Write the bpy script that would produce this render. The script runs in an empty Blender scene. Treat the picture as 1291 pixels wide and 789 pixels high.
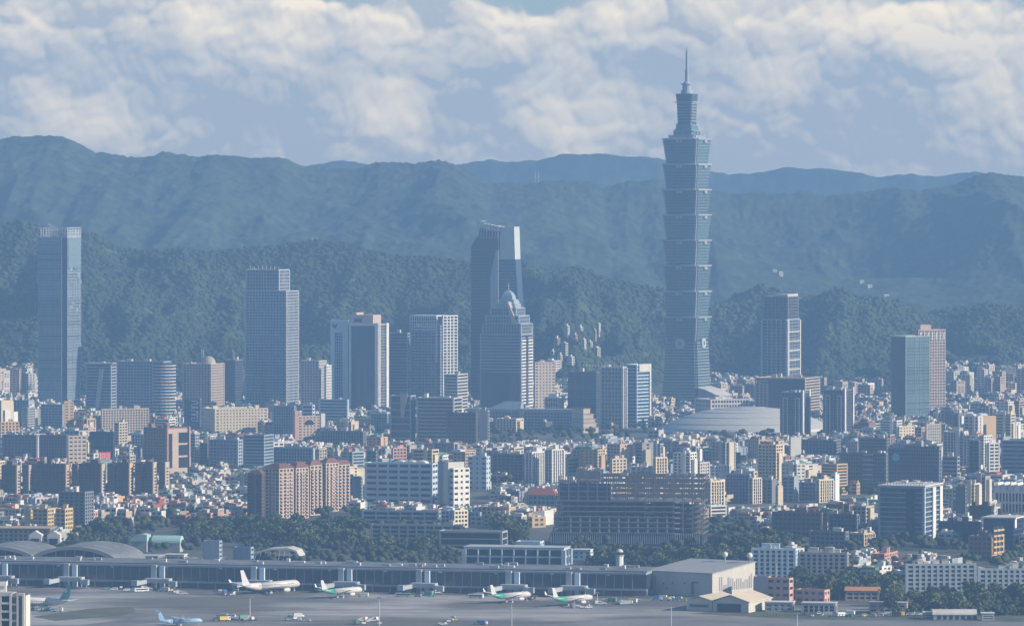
import bpy, math, random
import numpy as np
from math import sin, cos, radians as R, pi
from mathutils import Matrix, Vector
rnd = random.Random(7)
nrs = np.random.RandomState(11)
SC = bpy.context.scene
COL = SC.collection

# ------------------------------------------------------------------ camera
FPX, CX, HOR, CZ, W0, H0 = 6750.0, 645.5, 244.0, 306.0, 1291.0, 789.0
cd = bpy.data.cameras.new('camera'); cam = bpy.data.objects.new('camera', cd); COL.objects.link(cam)
cd.sensor_width = 36; cd.lens = 36*FPX/W0
cd.shift_y = -(H0/2-HOR)/W0          # level camera, lens shifted down: verticals stay vertical
cd.clip_start = 5; cd.clip_end = 90000
cam.location = (0, 0, CZ); cam.rotation_euler = (R(90), 0, 0)
SC.camera = cam
# ------------------------------------------------------------------ sun, sky, exposure
SUN_AZ, SUN_EL = 14.0, 24.0           # azimuth measured from +X towards the camera
sdir = Vector((cos(R(SUN_AZ))*cos(R(SUN_EL)), -sin(R(SUN_AZ))*cos(R(SUN_EL)), sin(R(SUN_EL))))
sl = bpy.data.lights.new('sun', 'SUN'); sl.energy = 5.0; sl.angle = R(0.5); sl.color = (1.0, 0.86, 0.67)
so = bpy.data.objects.new('sun', sl); COL.objects.link(so)
so.rotation_euler = (-sdir).to_track_quat('-Z', 'Y').to_euler()
SC.view_settings.view_transform = 'Standard'; SC.view_settings.look = 'None'
SC.view_settings.exposure = 0.64; SC.view_settings.gamma = 1.0
HAZE = 8.2e-5
wd = bpy.data.worlds.new('World'); SC.world = wd; wd.use_nodes = True
def N(nt, t, **kw):
    n = nt.nodes.new(t)
    for k, v in kw.items():
        if k.startswith('i_'):
            key = k[2:]
            n.inputs[int(key) if key.isdigit() else key].default_value = v
        else: setattr(n, k, v)
    return n
def build_world():
    nt = wd.node_tree; nt.nodes.clear(); L = nt.links.new
    def M(op, a, b=None, c=None, clamp=False):
        n = nt.nodes.new('ShaderNodeMath'); n.operation = op; n.use_clamp = clamp
        for i, v in enumerate((a, b, c)):
            if v is None: continue
            if isinstance(v, (int, float)): n.inputs[i].default_value = v
            else: L(v, n.inputs[i])
        return n.outputs[0]
    sky = N(nt, 'ShaderNodeTexSky', sky_type='NISHITA', sun_disc=False, sun_elevation=R(SUN_EL),
            sun_rotation=R(90+SUN_AZ), altitude=300, air_density=1.0, dust_density=0.3, ozone_density=2.5)
    tc = N(nt, 'ShaderNodeTexCoord'); sep = N(nt, 'ShaderNodeSeparateXYZ'); L(tc.outputs['Generated'], sep.inputs[0])
    x, y, z = sep.outputs
    az = M('MULTIPLY', M('ARCTAN2', x, y), 57.2958); el = M('MULTIPLY', M('ARCSINE', z), 57.2958)
    def vec(a, b, c=0.0):
        n = nt.nodes.new('ShaderNodeCombineXYZ')
        for i, v in enumerate((a, b, c)):
            if isinstance(v, (int, float)): n.inputs[i].default_value = v
            else: L(v, n.inputs[i])
        return n.outputs[0]
    def noise(v, scale, det, rough=.55, dist=0.0):
        n = N(nt, 'ShaderNodeTexNoise', noise_dimensions='3D'); n.inputs['Scale'].default_value = scale
        n.inputs['Detail'].default_value = det; n.inputs['Roughness'].default_value = rough; n.inputs['Distortion'].default_value = dist
        L(v, n.inputs['Vector']); return n.outputs['Fac']
    def vor(v, scale, sm=.5):
        n = N(nt, 'ShaderNodeTexVoronoi', feature='SMOOTH_F1', voronoi_dimensions='2D'); n.inputs['Scale'].default_value = scale
        n.inputs['Smoothness'].default_value = sm; L(v, n.inputs['Vector'])
        d = n.outputs['Distance']; return M('SUBTRACT', 1.0, M('MULTIPLY', d, d))
    def height(dx, dy, full=True):
        a = M('ADD', az, dx); e = M('MULTIPLY', M('ADD', el, dy), 1.1)
        w1 = noise(vec(a, e, 3.1), 1.5, 3, .5); w2 = noise(vec(a, e, 9.7), 1.5, 3, .5)
        aw = M('ADD', a, M('MULTIPLY', M('SUBTRACT', w1, .5), .5)); ew = M('ADD', e, M('MULTIPLY', M('SUBTRACT', w2, .5), .5))
        v = vec(aw, ew, 0)
        h = M('MULTIPLY', noise(vec(a, e, 12.3), .55, 1.0, .5), .5)
        for (gx, gy, sx, sy, A) in CLOUDS:
            u = M('MULTIPLY', M('SUBTRACT', aw, (gx-CX)/117.8), 117.8/sx); w = M('MULTIPLY', M('SUBTRACT', M('DIVIDE', ew, 1.1), (HOR-gy)/117.8), 117.8/sy)
            g = M('POWER', 2.718, M('MULTIPLY', M('ADD', M('MULTIPLY', u, u), M('MULTIPLY', w, w)), -1.0))
            h = M('ADD', h, M('MULTIPLY', g, A*1.3))
        h = M('ADD', h, M('MULTIPLY', vor(v, 1.3, .4), .55)); h = M('ADD', h, M('MULTIPLY', vor(v, 3.0, .25), .30)); h = M('ADD', h, M('MULTIPLY', vor(v, 7.0, .25), .13))
        return M('ADD', h, M('MULTIPLY', noise(v, 9.0, 4, .6), .11))
    h0 = height(0.0, 0.0); h1 = height(.03, .08)
    relief = M('MULTIPLY', M('SUBTRACT', h0, h1), 1.6)  # sunlit and shaded sides of the puffs are painted into the cloud colour
    top = M('MULTIPLY', M('SUBTRACT', el, 1.8), .5)
    cov = M('MULTIPLY', M('SUBTRACT', M('SUBTRACT', h0, M('MAXIMUM', M('MULTIPLY', top, 1.3), -1.1)), .60), 2.8, clamp=True)
    low = N(nt, 'ShaderNodeMapRange', interpolation_type='SMOOTHSTEP'); L(el, low.inputs[0])
    low.inputs[1].default_value = .1; low.inputs[2].default_value = .5; low.inputs[3].default_value = .6; low = low.outputs[0]
    lit = M('ADD', M('MULTIPLY', M('SUBTRACT', h0, LIT0), .95), relief)
    lit = M('MULTIPLY', M('ADD', lit, .30), 1.1, clamp=True)
    lit = M('MULTIPLY', lit, low)
    mc = N(nt, 'ShaderNodeMix', data_type='RGBA'); L(lit, mc.inputs['Factor'])
    mc.inputs['A'].default_value = CLOUD_DARK; mc.inputs['B'].default_value = CLOUD_LIT
    skm = N(nt, 'ShaderNodeVectorMath', operation='SCALE'); L(sky.outputs[0], skm.inputs[0]); skm.inputs['Scale'].default_value = SKY_S
    mx = N(nt, 'ShaderNodeMix', data_type='RGBA'); L(cov, mx.inputs['Factor']); L(skm.outputs[0], mx.inputs['A']); L(mc.outputs['Result'], mx.inputs['B'])
    hi = M('MULTIPLY', M('SUBTRACT', 6.0, el), .4, clamp=True)
    m2 = N(nt, 'ShaderNodeMix', data_type='RGBA'); L(hi, m2.inputs['Factor']); L(skm.outputs[0], m2.inputs['A']); L(mx.outputs['Result'], m2.inputs['B'])
    below = M('MULTIPLY', M('ADD', el, .3), 4.0, clamp=True)
    m3 = N(nt, 'ShaderNodeMix', data_type='RGBA'); L(below, m3.inputs['Factor']); L(skm.outputs[0], m3.inputs['A']); L(m2.outputs['Result'], m3.inputs['B'])
    bg = N(nt, 'ShaderNodeBackground'); bg.inputs['Strength'].default_value = 1.0; L(m3.outputs['Result'], bg.inputs[0])
    out = N(nt, 'ShaderNodeOutputWorld'); L(bg.outputs[0], out.inputs[0])
SKY_S = 0.08
CLOUDS = [(60,150,80,50,.5),(20,40,60,45,.35),(240,60,110,55,.45),(370,62,50,45,.5),(490,90,60,80,.5),(620,45,60,45,.4),(720,120,75,60,.55),(790,30,70,40,.4),
          (980,90,90,35,.35),(930,20,60,30,.3),(1090,40,90,50,.5),(1210,60,90,60,.5),(1260,140,70,60,.4),(480,160,70,45,.22),(110,170,60,30,.3),(720,180,70,30,.3),(330,150,70,40,-.08),(600,150,50,40,-.15),(960,150,90,40,.15),(180,110,40,40,-.2),(860,60,60,60,.15),(660,0,70,14,-.5),(410,0,60,12,-.5),(1150,0,60,10,-.3),(1100,160,60,40,-.15)]
LIT0 = 1.42
CLOUD_DARK = (.56, .52, .44, 1); CLOUD_LIT = (1.44, 1.14, .70, 1)
build_world()
wd.cycles.sampling_method = 'MANUAL'; wd.cycles.sample_map_resolution = 1024
SC.cycles.volume_bounces = 1; SC.cycles.max_bounces = 5; SC.cycles.diffuse_bounces = 2; SC.cycles.glossy_bounces = 2

# ------------------------------------------------------------------ helpers
def D_of(py): return FPX*CZ/(py-HOR)
def gp(px, py):                       # ground point under a pixel
    D = D_of(py); return ((px-CX)/FPX*D, D)
def zat(py, D): return CZ-(py-HOR)/FPX*D
def xat(px, D): return (px-CX)/FPX*D

def _mat(name, base, rough=.8, metal=0.0, var=.12, nscale=.15, streak=0.0, attr=False, base2=None, rnd_obj=.12, bump=0):
    m = bpy.data.materials.new(name); m.use_nodes = True; nt = m.node_tree; nt.nodes.clear(); L = nt.links.new
    b = N(nt, 'ShaderNodeBsdfPrincipled'); o = N(nt, 'ShaderNodeOutputMaterial'); L(b.outputs[0], o.inputs[0])
    b.inputs['Roughness'].default_value = rough; b.inputs['Metallic'].default_value = metal
    tc = N(nt, 'ShaderNodeTexCoord')
    mp = N(nt, 'ShaderNodeMapping'); L(tc.outputs['Object'], mp.inputs[0])
    if streak: mp.inputs['Scale'].default_value = (1, 1, streak)
    n = N(nt, 'ShaderNodeTexNoise'); n.inputs['Scale'].default_value = nscale; n.inputs['Detail'].default_value = 5; n.inputs['Roughness'].default_value = .65
    L(mp.outputs[0], n.inputs['Vector'])
    if attr:
        a = N(nt, 'ShaderNodeAttribute'); a.attribute_name = 'tint'; src = a.outputs['Color']
    else:
        c = N(nt, 'ShaderNodeMix', data_type='RGBA'); c.inputs['A'].default_value = (*base, 1)
        c.inputs['B'].default_value = (*(base2 or base), 1)
        r2 = N(nt, 'ShaderNodeMapRange'); r2.inputs[1].default_value = .38; r2.inputs[2].default_value = .62; L(n.outputs['Fac'], r2.inputs[0]); L(r2.outputs[0], c.inputs['Factor'])
        src = c.outputs['Result']
    oi = N(nt, 'ShaderNodeObjectInfo')
    f = N(nt, 'ShaderNodeMapRange'); L(n.outputs['Fac'], f.inputs[0]); f.inputs[1].default_value = .3; f.inputs[2].default_value = .7
    f.inputs[3].default_value = 1-var; f.inputs[4].default_value = 1+var
    g = N(nt, 'ShaderNodeMapRange'); L(oi.outputs['Random'], g.inputs[0]); g.inputs[3].default_value = 1-rnd_obj; g.inputs[4].default_value = 1+rnd_obj
    mu = N(nt, 'ShaderNodeMath', operation='MULTIPLY'); L(f.outputs[0], mu.inputs[0]); L(g.outputs[0], mu.inputs[1])
    s = N(nt, 'ShaderNodeVectorMath', operation='SCALE'); L(src, s.inputs[0]); L(mu.outputs[0], s.inputs['Scale'])
    L(s.outputs[0], b.inputs['Base Color'])
    if bump:
        bp = N(nt, 'ShaderNodeBump'); bp.inputs['Strength'].default_value = bump; bp.inputs['Distance'].default_value = 3.0
        L(n.outputs['Fac'], bp.inputs['Height']); L(bp.outputs[0], b.inputs['Normal'])
    return m
_MC = {}
WALLS = dict(
    white=(.66, .65, .62), offwhite=(.55, .53, .49), cream=(.60, .52, .39), beige=(.47, .40, .32), pinkish=(.47, .37, .31), salmon=(.52, .30, .25),
    grey=(.34, .35, .36), dgrey=(.17, .18, .20), bluegrey=(.30, .36, .42), brown=(.22, .15, .12), dbrown=(.12, .09, .08), ltblue=(.50, .60, .68),
    rust=(.17, .08, .065), steel=(.40, .43, .46), green=(.10, .25, .20), orange=(.55, .26, .12), tan=(.50, .36, .22), redroof=(.40, .12, .09),
    concrete=(.40, .39, .37), teal=(.34, .50, .50), black=(.03, .03, .035), navy=(.05, .08, .14), ochre=(.55, .42, .22), slabtop_sunlit=(.50, .55, .54), frame=(.17, .155, .15))
def wm(c):
    k = 'wall_'+c
    if k not in _MC: _MC[k] = _mat(k, WALLS[c], .78, var=.12, nscale=.12, streak=.3)
    return _MC[k]
GL = dict(mid=((.14, .20, .26), .16, .1), dark=((.025, .035, .05), .18, .0), blue=((.045, .085, .14), .14, .15), teal=((.085, .15, .175), .16, .1), pale=((.28, .38, .44), .2, .45), grey=((.08, .09, .10), .25, .1))
def gm(c):
    k = 'glass_'+c
    if k not in _MC:
        b, r, me = GL[c]; _MC[k] = _mat(k, b, r, me, var=.25, nscale=.25, rnd_obj=.35)
    return _MC[k]
TANK = _mat('stainless_tank', (.6, .6, .6), .3, .8)
ROOFM = _mat('roof_surface', (.26, .25, .24), .9, base2=(.36, .35, .33), var=.25, nscale=.2)

class MB:
    """collects boxes, prisms, rings into one mesh"""
    def __init__(s): s.v = []; s.f = []; s.k = []
    def mark(s): s.k.append((len(s.v), len(s.f)))
    def poly(s, vs, fs):
        s.mark(); o = len(s.v); s.v += vs; s.f += [tuple(i+o for i in f) for f in fs]; return s
    def box(s, x0, x1, y0, y1, z0, z1):
        return s.poly([(x0,y0,z0),(x1,y0,z0),(x1,y1,z0),(x0,y1,z0),(x0,y0,z1),(x1,y0,z1),(x1,y1,z1),(x0,y1,z1)],
                      [(0,3,2,1),(4,5,6,7),(0,1,5,4),(1,2,6,5),(2,3,7,6),(3,0,4,7)])
    def cbox(s, cx, cy, cz, sx, sy, sz): return s.box(cx-sx/2, cx+sx/2, cy-sy/2, cy+sy/2, cz, cz+sz)
    def loft(s, rings, cap=True):
        s.mark(); n = len(rings[0]); o = len(s.v)
        for r in rings: s.v += list(r)
        for k in range(len(rings)-1):
            for i in range(n):
                j = (i+1) % n; s.f.append((o+k*n+i, o+k*n+j, o+(k+1)*n+j, o+(k+1)*n+i))
        if cap:
            s.f.append(tuple(o+i for i in reversed(range(n)))); s.f.append(tuple(o+(len(rings)-1)*n+i for i in range(n)))
        return s
    def cyl(s, cx, cy, z0, z1, r0, r1=None, n=12):
        r1 = r0 if r1 is None else r1
        return s.loft([[(cx+r*cos(2*pi*i/n), cy+r*sin(2*pi*i/n), z) for i in range(n)] for r, z in ((r0, z0), (r1, z1))])
    def bar(s, a, b, t):
        a = Vector(a); b = Vector(b); d = (b-a).normalized(); u = d.cross(Vector((0,0,1)))
        if u.length < 1e-3: u = Vector((1,0,0))
        u.normalize(); w = d.cross(u); h = t/2
        ring = lambda p: [tuple(p+u*h*i+w*h*j) for i, j in ((-1,-1),(1,-1),(1,1),(-1,1))]
        return s.loft([ring(a), ring(b)])
    def ext_y(s, prof, y0, y1):       # x-z outline extruded along y (outline counter-clockwise seen from -y)
        n = len(prof)
        return s.poly([(x, y0, z) for x, z in prof]+[(x, y1, z) for x, z in prof],
                      [tuple(range(n)), tuple(n+i for i in reversed(range(n)))]+[(i, n+i, n+(i+1) % n, (i+1) % n) for i in range(n)])
    def ext_x(s, prof, x0, x1):
        n = len(prof)
        return s.poly([(x0, y, z) for y, z in prof]+[(x1, y, z) for y, z in prof],
                      [tuple(reversed(range(n))), tuple(n+i for i in range(n))]+[(i, (i+1) % n, n+(i+1) % n, n+i) for i in range(n)])
    def mesh(s, name, m):
        me = bpy.data.meshes.new(name); me.from_pydata([tuple(v) for v in s.v], [], s.f); me.materials.append(m); return me
    def each(s, name, m, parent=None):   # every primitive an object of its own
        k = s.k+[(len(s.v), len(s.f))]; out = []
        for (v0, f0), (v1, f1) in zip(k, k[1:]):
            q = MB(); q.v = s.v[v0:v1]; q.f = [tuple(i-v0 for i in f) for f in s.f[f0:f1]]; out.append(q.obj(name, m, parent))
        return out
    def obj(s, name, m, parent=None, loc=(0,0,0)):
        return link(name, s.mesh(name, m), parent, loc)
def link(name, me, parent=None, loc=(0,0,0)):
    o = bpy.data.objects.new(name, me); COL.objects.link(o); o.location = loc
    if parent is not None: o.parent = parent
    return o
def thing(name, label, cat, loc, rz=0, group=None):
    o = link(name, None, None, loc); o.rotation_euler = (0, 0, rz); o['label'] = label; o['category'] = cat
    if group: o['group'] = group
    return o
def tag(o, label, cat, group=None):
    o['label'] = label; o['category'] = cat
    if group: o['group'] = group
    return o
def struct(o, kind='structure'): o['kind'] = kind; return o

# heroes register what they show so that later filler does not hide them
FOOT = []     # (cx, cy, radius, w, d, th)
SHOW = []     # (pl, pr, yvis, D, nick, ytop)
def footprint(pl, pc, pr, D, th):
    """front face pl..pc (faces the camera), side face pc..pr (lit); corner at distance D; th = turn in degrees"""
    t = R(th); Xc = xat(pc, D); ul = (pl-CX)/FPX; ur = (pr-CX)/FPX
    w = (Xc-ul*D)/(cos(t)+ul*sin(t)); d = (ur*D-Xc)/(sin(t)-ur*cos(t)) if pr > pc+.2 else w
    # centre: from the corner go -w/2 along the front and +d/2 along the side
    cx = Xc-cos(t)*w/2+sin(t)*d/2; cy = D+sin(t)*w/2+cos(t)*d/2
    return cx, cy, w, d
def reg(pl, pr, yt, yv, D, nick, fp, th):
    SHOW.append((pl, pr, yv, D, nick, yt)); FOOT.append((fp[0], fp[1], fp[2], fp[3], th))

STY = dict(bands=dict(sp=.45, ps=0, pw=0, prj=.0), grid=dict(sp=.42, ps=4.2, pw=1.3, prj=.12), vert=dict(sp=.22, ps=3.4, pw=1.1, prj=.5),
           glass=dict(sp=.14, ps=3.4, pw=.3, prj=.12), solid=dict(sp=.6, ps=5, pw=2.6, prj=.1), apt=dict(sp=.40, ps=4.4, pw=1.9, prj=.15))
def facade(root, w, d, H, wall='grey', glass='dark', style='grid', fh=3.6, blank='', z0=0, roofing=True, prefix='', **ov):
    """wall lattice as one mesh (slabs, piers, corners, parapet), every storey of glazing a part of its own"""
    S = dict(STY[style]); S.update(ov); sp, ps, pw, pr = S['sp'], S['ps'], S['pw'], S['prj']
    nf = max(2, int(round(H/fh))); fh = H/nf
    if nf > 90: nf = 90; fh = H/nf
    m = MB(); a, b = w/2, d/2; ins = .45
    for i in range(nf):
        m.box(-a, a, -b, b, z0+i*fh, z0+i*fh+fh*sp)
    m.box(-a-.05, a+.05, -b-.05, b+.05, z0+H, z0+H+.5)
    for (x0, x1, y0, y1) in ((-a, a, -b, -b+.4), (-a, a, b-.4, b), (-a, -a+.4, -b+.4, b-.4), (a-.4, a, -b+.4, b-.4)):
        m.box(x0, x1, y0, y1, z0+H+.5, z0+H+1.6)
    cw = max(1.0, min(2.0, w*.05)) if style not in ('glass',) else .5
    for sx in (-1, 1):
        for sy in (-1, 1):
            m.box(min(sx*(a+pr+.02), sx*(a-cw)), max(sx*(a+pr+.02), sx*(a-cw)), min(sy*(b+pr+.02), sy*(b-cw)), max(sy*(b+pr+.02), sy*(b-cw)), z0, z0+H-.04)
    if ps:
        for L_, ax in ((w, 0), (d, 1)):
            n = max(1, int(round((L_-2*cw)/ps)))
            for k in range(1, n):
                p = -L_/2+cw+(L_-2*cw)*k/n
                for sgn in (-1, 1):
                    e0, e1 = sorted((sgn*((b if ax == 0 else a)-ins-.1), sgn*((b if ax == 0 else a)+pr)))
                    if ax == 0: m.box(p-pw/2, p+pw/2, e0, e1, z0, z0+H-.06)
                    else: m.box(e0, e1, p-pw/2, p+pw/2, z0, z0+H-.06)
    if 's' in blank: m.box(a-.3, a+pr+.06, -b+cw, b-cw, z0, z0+H-.1)
    if 'S' in blank:                   # side wall with a column of small windows left open
        m.box(a-.3, a+pr+.06, -b+cw, -d*.12, z0, z0+H-.1); m.box(a-.3, a+pr+.06, d*.12, b-cw, z0, z0+H-.1)
    if 'f' in blank: m.box(-a+cw, a-cw, -b-pr-.06, -b+.3, z0, z0+H-.1)
    m.obj(prefix+'wall', wm(wall), root)
    wb = MB().box(-a+ins, a-ins, -b+ins, b-ins, 0, fh*(1-sp)-.02).mesh('window_band', gm(glass))
    for i in range(nf): link('window_band', wb, root, (0, 0, z0+i*fh+fh*sp+.01))
    return nf
def roofbits(root, w, d, H, n=2, tanks=2, wall='offwhite', seed=0):
    r = random.Random(seed)
    for k in range(n):
        hw = min(w*.4, r.uniform(3, 7)); hd = min(d*.5, r.uniform(3, 6)); hh = r.uniform(2.6, 5)
        x = r.uniform(-w/2+hw, w/2-hw) if w > 2.2*hw else 0; y = r.uniform(-d/2+hd, d/2-hd) if d > 2.2*hd else 0
        mm = MB().cbox(x, y, H+.5, hw, hd, hh).cbox(x, y, H+.5+hh, hw+.6, hd+.6, .25)
        mm.obj('roof_hut', wm(wall), root)
    for k in range(tanks):
        x = r.uniform(-w*.38, w*.38); y = r.uniform(-d*.38, d*.38)
        MB().cyl(x, y, H+1.5, H+3.6, 1.0, n=10).cyl(x, y, H+3.6, H+4.0, 1.0, .3, n=10).obj('water_tank', TANK, root)
BCOUNT = [0]
def bld(name, label, cat, pl, pc, pr, yt, yv, D, nick=None, th=20, wall='grey', glass='dark', style='grid', fh=3.6, bits=(1, 0), group=None, **kw):
    cx, cy, w, d = footprint(pl, pc, pr, D, th); d = max(4, min(d, 90)); w = max(3, w)
    H = zat(yt, D)
    root = thing(name, label, cat, (cx, cy, 0), -R(th), group)
    facade(root, w, d, H, wall, glass, style, fh, **kw)
    BCOUNT[0] += 1
    if bits[0] or bits[1]: roofbits(root, w, d, H, bits[0], bits[1], 'offwhite' if wall in ('grey', 'dgrey', 'bluegrey') else wall, BCOUNT[0])
    reg(pl, pr, yt, yv, D, nick, (cx, cy, w, d), th)
    return root, w, d, H
DETAIL = True
# ------------------------------------------------------------------ numpy noise and terrain
def vnoise(x, y, seed=0):
    xi = np.floor(x).astype(np.int64); yi = np.floor(y).astype(np.int64); fx = x-xi; fy = y-yi
    fx = fx*fx*(3-2*fx); fy = fy*fy*(3-2*fy)
    def h(a, b):
        n = (a*374761393+b*668265263+seed*1442695041) & 0x7fffffff
        n = ((n ^ (n >> 13))*1274126177) & 0x7fffffff
        return ((n ^ (n >> 16)) & 0xffff)/65535.0
    return (h(xi, yi)*(1-fx)+h(xi+1, yi)*fx)*(1-fy)+(h(xi, yi+1)*(1-fx)+h(xi+1, yi+1)*fx)*fy
def fbm(x, y, oct=5, seed=0, ridged=False):
    s = np.zeros_like(x); a = .5
    for k in range(oct):
        n = vnoise(x*2**k, y*2**k, seed+k*17)
        s += a*((1-np.abs(2*n-1)) if ridged else n); a *= .5
    return s
def grid_mesh(name, X, Y, Z, m, smooth=True):
    nr, nc = X.shape; co = np.stack([X, Y, Z], -1).reshape(-1, 3)
    i = np.arange(nr*nc).reshape(nr, nc); q = np.stack([i[:-1, :-1], i[:-1, 1:], i[1:, 1:], i[1:, :-1]], -1).reshape(-1, 4)
    return np_mesh(name, co, q, m, smooth)
def np_mesh(name, co, faces, m, smooth=False, tint=None):
    me = bpy.data.meshes.new(name); nv = len(co); nf, k = faces.shape
    me.vertices.add(nv); me.vertices.foreach_set('co', co.astype(np.float32).ravel())
    me.loops.add(nf*k); me.loops.foreach_set('vertex_index', faces.astype(np.int32).ravel())
    me.polygons.add(nf); me.polygons.foreach_set('loop_start', np.arange(0, nf*k, k, dtype=np.int32))
    if smooth: me.polygons.foreach_set('use_smooth', np.ones(nf, bool))
    else: me.polygons.foreach_set('use_smooth', np.zeros(nf, bool))
    if tint is not None:
        at = me.attributes.new('tint', 'FLOAT_COLOR', 'FACE'); at.data.foreach_set('color', np.concatenate([tint, np.ones((nf, 1))], 1).astype(np.float32).ravel())
    me.update(calc_edges=True); me.materials.append(m); return me
R1 = [(-200, 300), (0, 285), (30, 281), (60, 287), (100, 297), (125, 299), (150, 315), (200, 318), (250, 322), (300, 318), (350, 312), (400, 307), (430, 312), (460, 320), (500, 323), (540, 323),
      (580, 328), (600, 330), (660, 331), (690, 344), (720, 349), (760, 352), (800, 357), (840, 362), (880, 388), (920, 385), (960, 380), (1000, 377), (1050, 378), (1085, 390), (1130, 394), (1180, 402), (1200, 397), (1240, 386), (1291, 391), (1500, 380)]
R2 = [(-200, 190), (0, 177), (20, 172), (70, 172), (90, 178), (120, 192), (150, 197), (180, 200), (205, 192), (230, 196), (250, 200), (270, 198), (320, 204), (360, 202), (380, 211), (450, 214), (480, 205), (520, 208), (555, 203), (590, 215), (620, 230), (660, 232), (700, 229), (740, 228), (760, 236),
      (790, 229), (830, 225), (880, 233), (920, 243), (970, 239), (1010, 238), (1050, 244), (1090, 240), (1130, 236), (1160, 244), (1200, 237), (1225, 224), (1245, 217), (1291, 222), (1500, 240)]
R2B = [(-200, 300), (500, 330), (700, 345), (800, 340), (860, 315), (900, 303), (940, 322), (1000, 338), (1060, 352), (1120, 350), (1180, 352), (1230, 330), (1291, 318), (1500, 310)]
R3 = [(-200, 230), (300, 225), (380, 208), (430, 200), (470, 209), (520, 212), (570, 206), (620, 198), (640, 203), (680, 198), (710, 192), (760, 189), (800, 194), (830, 194), (870, 205), (900, 213), (945, 216), (985, 208), (1030, 209), (1080, 215), (1110, 222), (1150, 217), (1180, 222), (1230, 214), (1291, 222), (1500, 230)]
FORM = _mat('forest_floor', (.022, .042, .02), .95, base2=(.045, .068, .03), var=.4, nscale=.02, rnd_obj=0)
def ridge_z(px, R_, D): return CZ-(np.interp(px, [p[0] for p in R_], [p[1] for p in R_])-HOR)/FPX*D
def hill(name, R_, Dc, front, back, nx, ny, amp, seed, sc=260., tooth=6.0, canopy=3.0, px0=-700, px1=2000):
    px = np.linspace(px0, px1, nx)[None, :]; t = np.linspace(-1, 1, ny)[:, None]
    Y = Dc+np.where(t < 0, t*front, t*back)+0*px; X = (px-CX)/FPX*Dc+0*t
    pxe = X/Dc*FPX+CX
    zr = ridge_z(pxe, R_, Dc)
    u = np.abs(t)+0*px
    n = fbm(X/sc+.3*fbm(X/sc, Y/sc, 2, seed+3), Y/(sc*2.6), 5, seed, ridged=True)
    prof = (1-u)**1.15*(1-.15*np.sin(u*pi))
    Z = zr*prof + amp*(n-.55)*np.sin(pi*np.clip(u, 0, 1))**.6*2.2
    Z += tooth*(fbm(X/38, Y/38, 3, seed+5)-.45)*np.clip(1.1-u, .1, 1)
    Z += 55*(fbm(X/420, Y/900, 3, seed+31)-.45)*np.clip((np.abs(pxe-645)-700)/300, 0, 1)*(1-u)
    Z += canopy*(vnoise(X/9, Y/9, seed+9)-.5)*1.4+2.2*(vnoise(X/19, Y/19, seed+19)-.5)
    Z = np.where(u > .985, -3, Z)
    o = link(name, grid_mesh(name, X, Y, Z, FORM), None); struct(o)
    return X, Y, Z
def clumps(name, pts, rad, m, seed=0, flat=.8):
    """leafy clumps on terrain as one mesh: distorted icospheres"""
    g = (1+5**.5)/2
    iv = np.array([(-1,g,0),(1,g,0),(-1,-g,0),(1,-g,0),(0,-1,g),(0,1,g),(0,-1,-g),(0,1,-g),(g,0,-1),(g,0,1),(-g,0,-1),(-g,0,1)])/math.sqrt(1+g*g)
    fi = np.array([(0,11,5),(0,5,1),(0,1,7),(0,7,10),(0,10,11),(1,5,9),(5,11,4),(11,10,2),(10,7,6),(7,1,8),(3,9,4),(3,4,2),(3,2,6),(3,6,8),(3,8,9),(4,9,5),(2,4,11),(6,2,10),(8,6,7),(9,8,1)])
    rs = np.random.RandomState(seed); n = len(pts)
    jit = rs.uniform(.75, 1.25, (n, 12, 1)); r = rad*rs.uniform(.6, 1.45, (n, 1, 1))
    rot = rs.uniform(0, 6.28, n); c, s = np.cos(rot)[:, None], np.sin(rot)[:, None]
    x = iv[None, :, 0]*c-iv[None, :, 1]*s; y = iv[None, :, 0]*s+iv[None, :, 1]*c; z = iv[None, :, 2]+0*x
    V = np.stack([x, y, z*flat], -1)*jit*r+pts[:, None, :]
    F = (fi[None]+np.arange(n)[:, None, None]*12).reshape(-1, 3)
    k = rs.uniform(0, 1, (n, 1)); w = rs.uniform(.8, 1.2, (n, 1))
    col = (np.array([[.016, .030, .016]])*(1-k)+np.array([[.042, .064, .026]])*k)*w
    lf = fbm(pts[:, 0]/140, pts[:, 1]/140, 3, 61)[:, None]; col = col*(.45+1.25*lf)*np.array([[1, 1, 1]])+np.array([[.012, .008, 0]])*(lf > .56)
    tint = np.repeat(col, 20, 0)
    return link(name, np_mesh(name, V.reshape(-1, 3), F, m, True, tint))
CANM = _mat('forest_canopy', (.05, .08, .03), .9, attr=True, var=.2, nscale=.05, rnd_obj=0)
def mound_pts(X, Y, Z, n, seed, lift=1.0, tmax=.62):
    rs = np.random.RandomState(seed); nr, nc = X.shape
    i = rs.uniform(0, (nr-2)*tmax, n); j = rs.uniform(0, nc-2, n); ii = i.astype(int); jj = j.astype(int); fi_ = i-ii; fj = j-jj
    def b(A): return (A[ii, jj]*(1-fi_)+A[ii+1, jj]*fi_)*(1-fj)+(A[ii, jj+1]*(1-fi_)+A[ii+1, jj+1]*fi_)*fj
    P = np.stack([b(X), b(Y), b(Z)+lift], -1); return P[P[:, 2] > 3]

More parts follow.
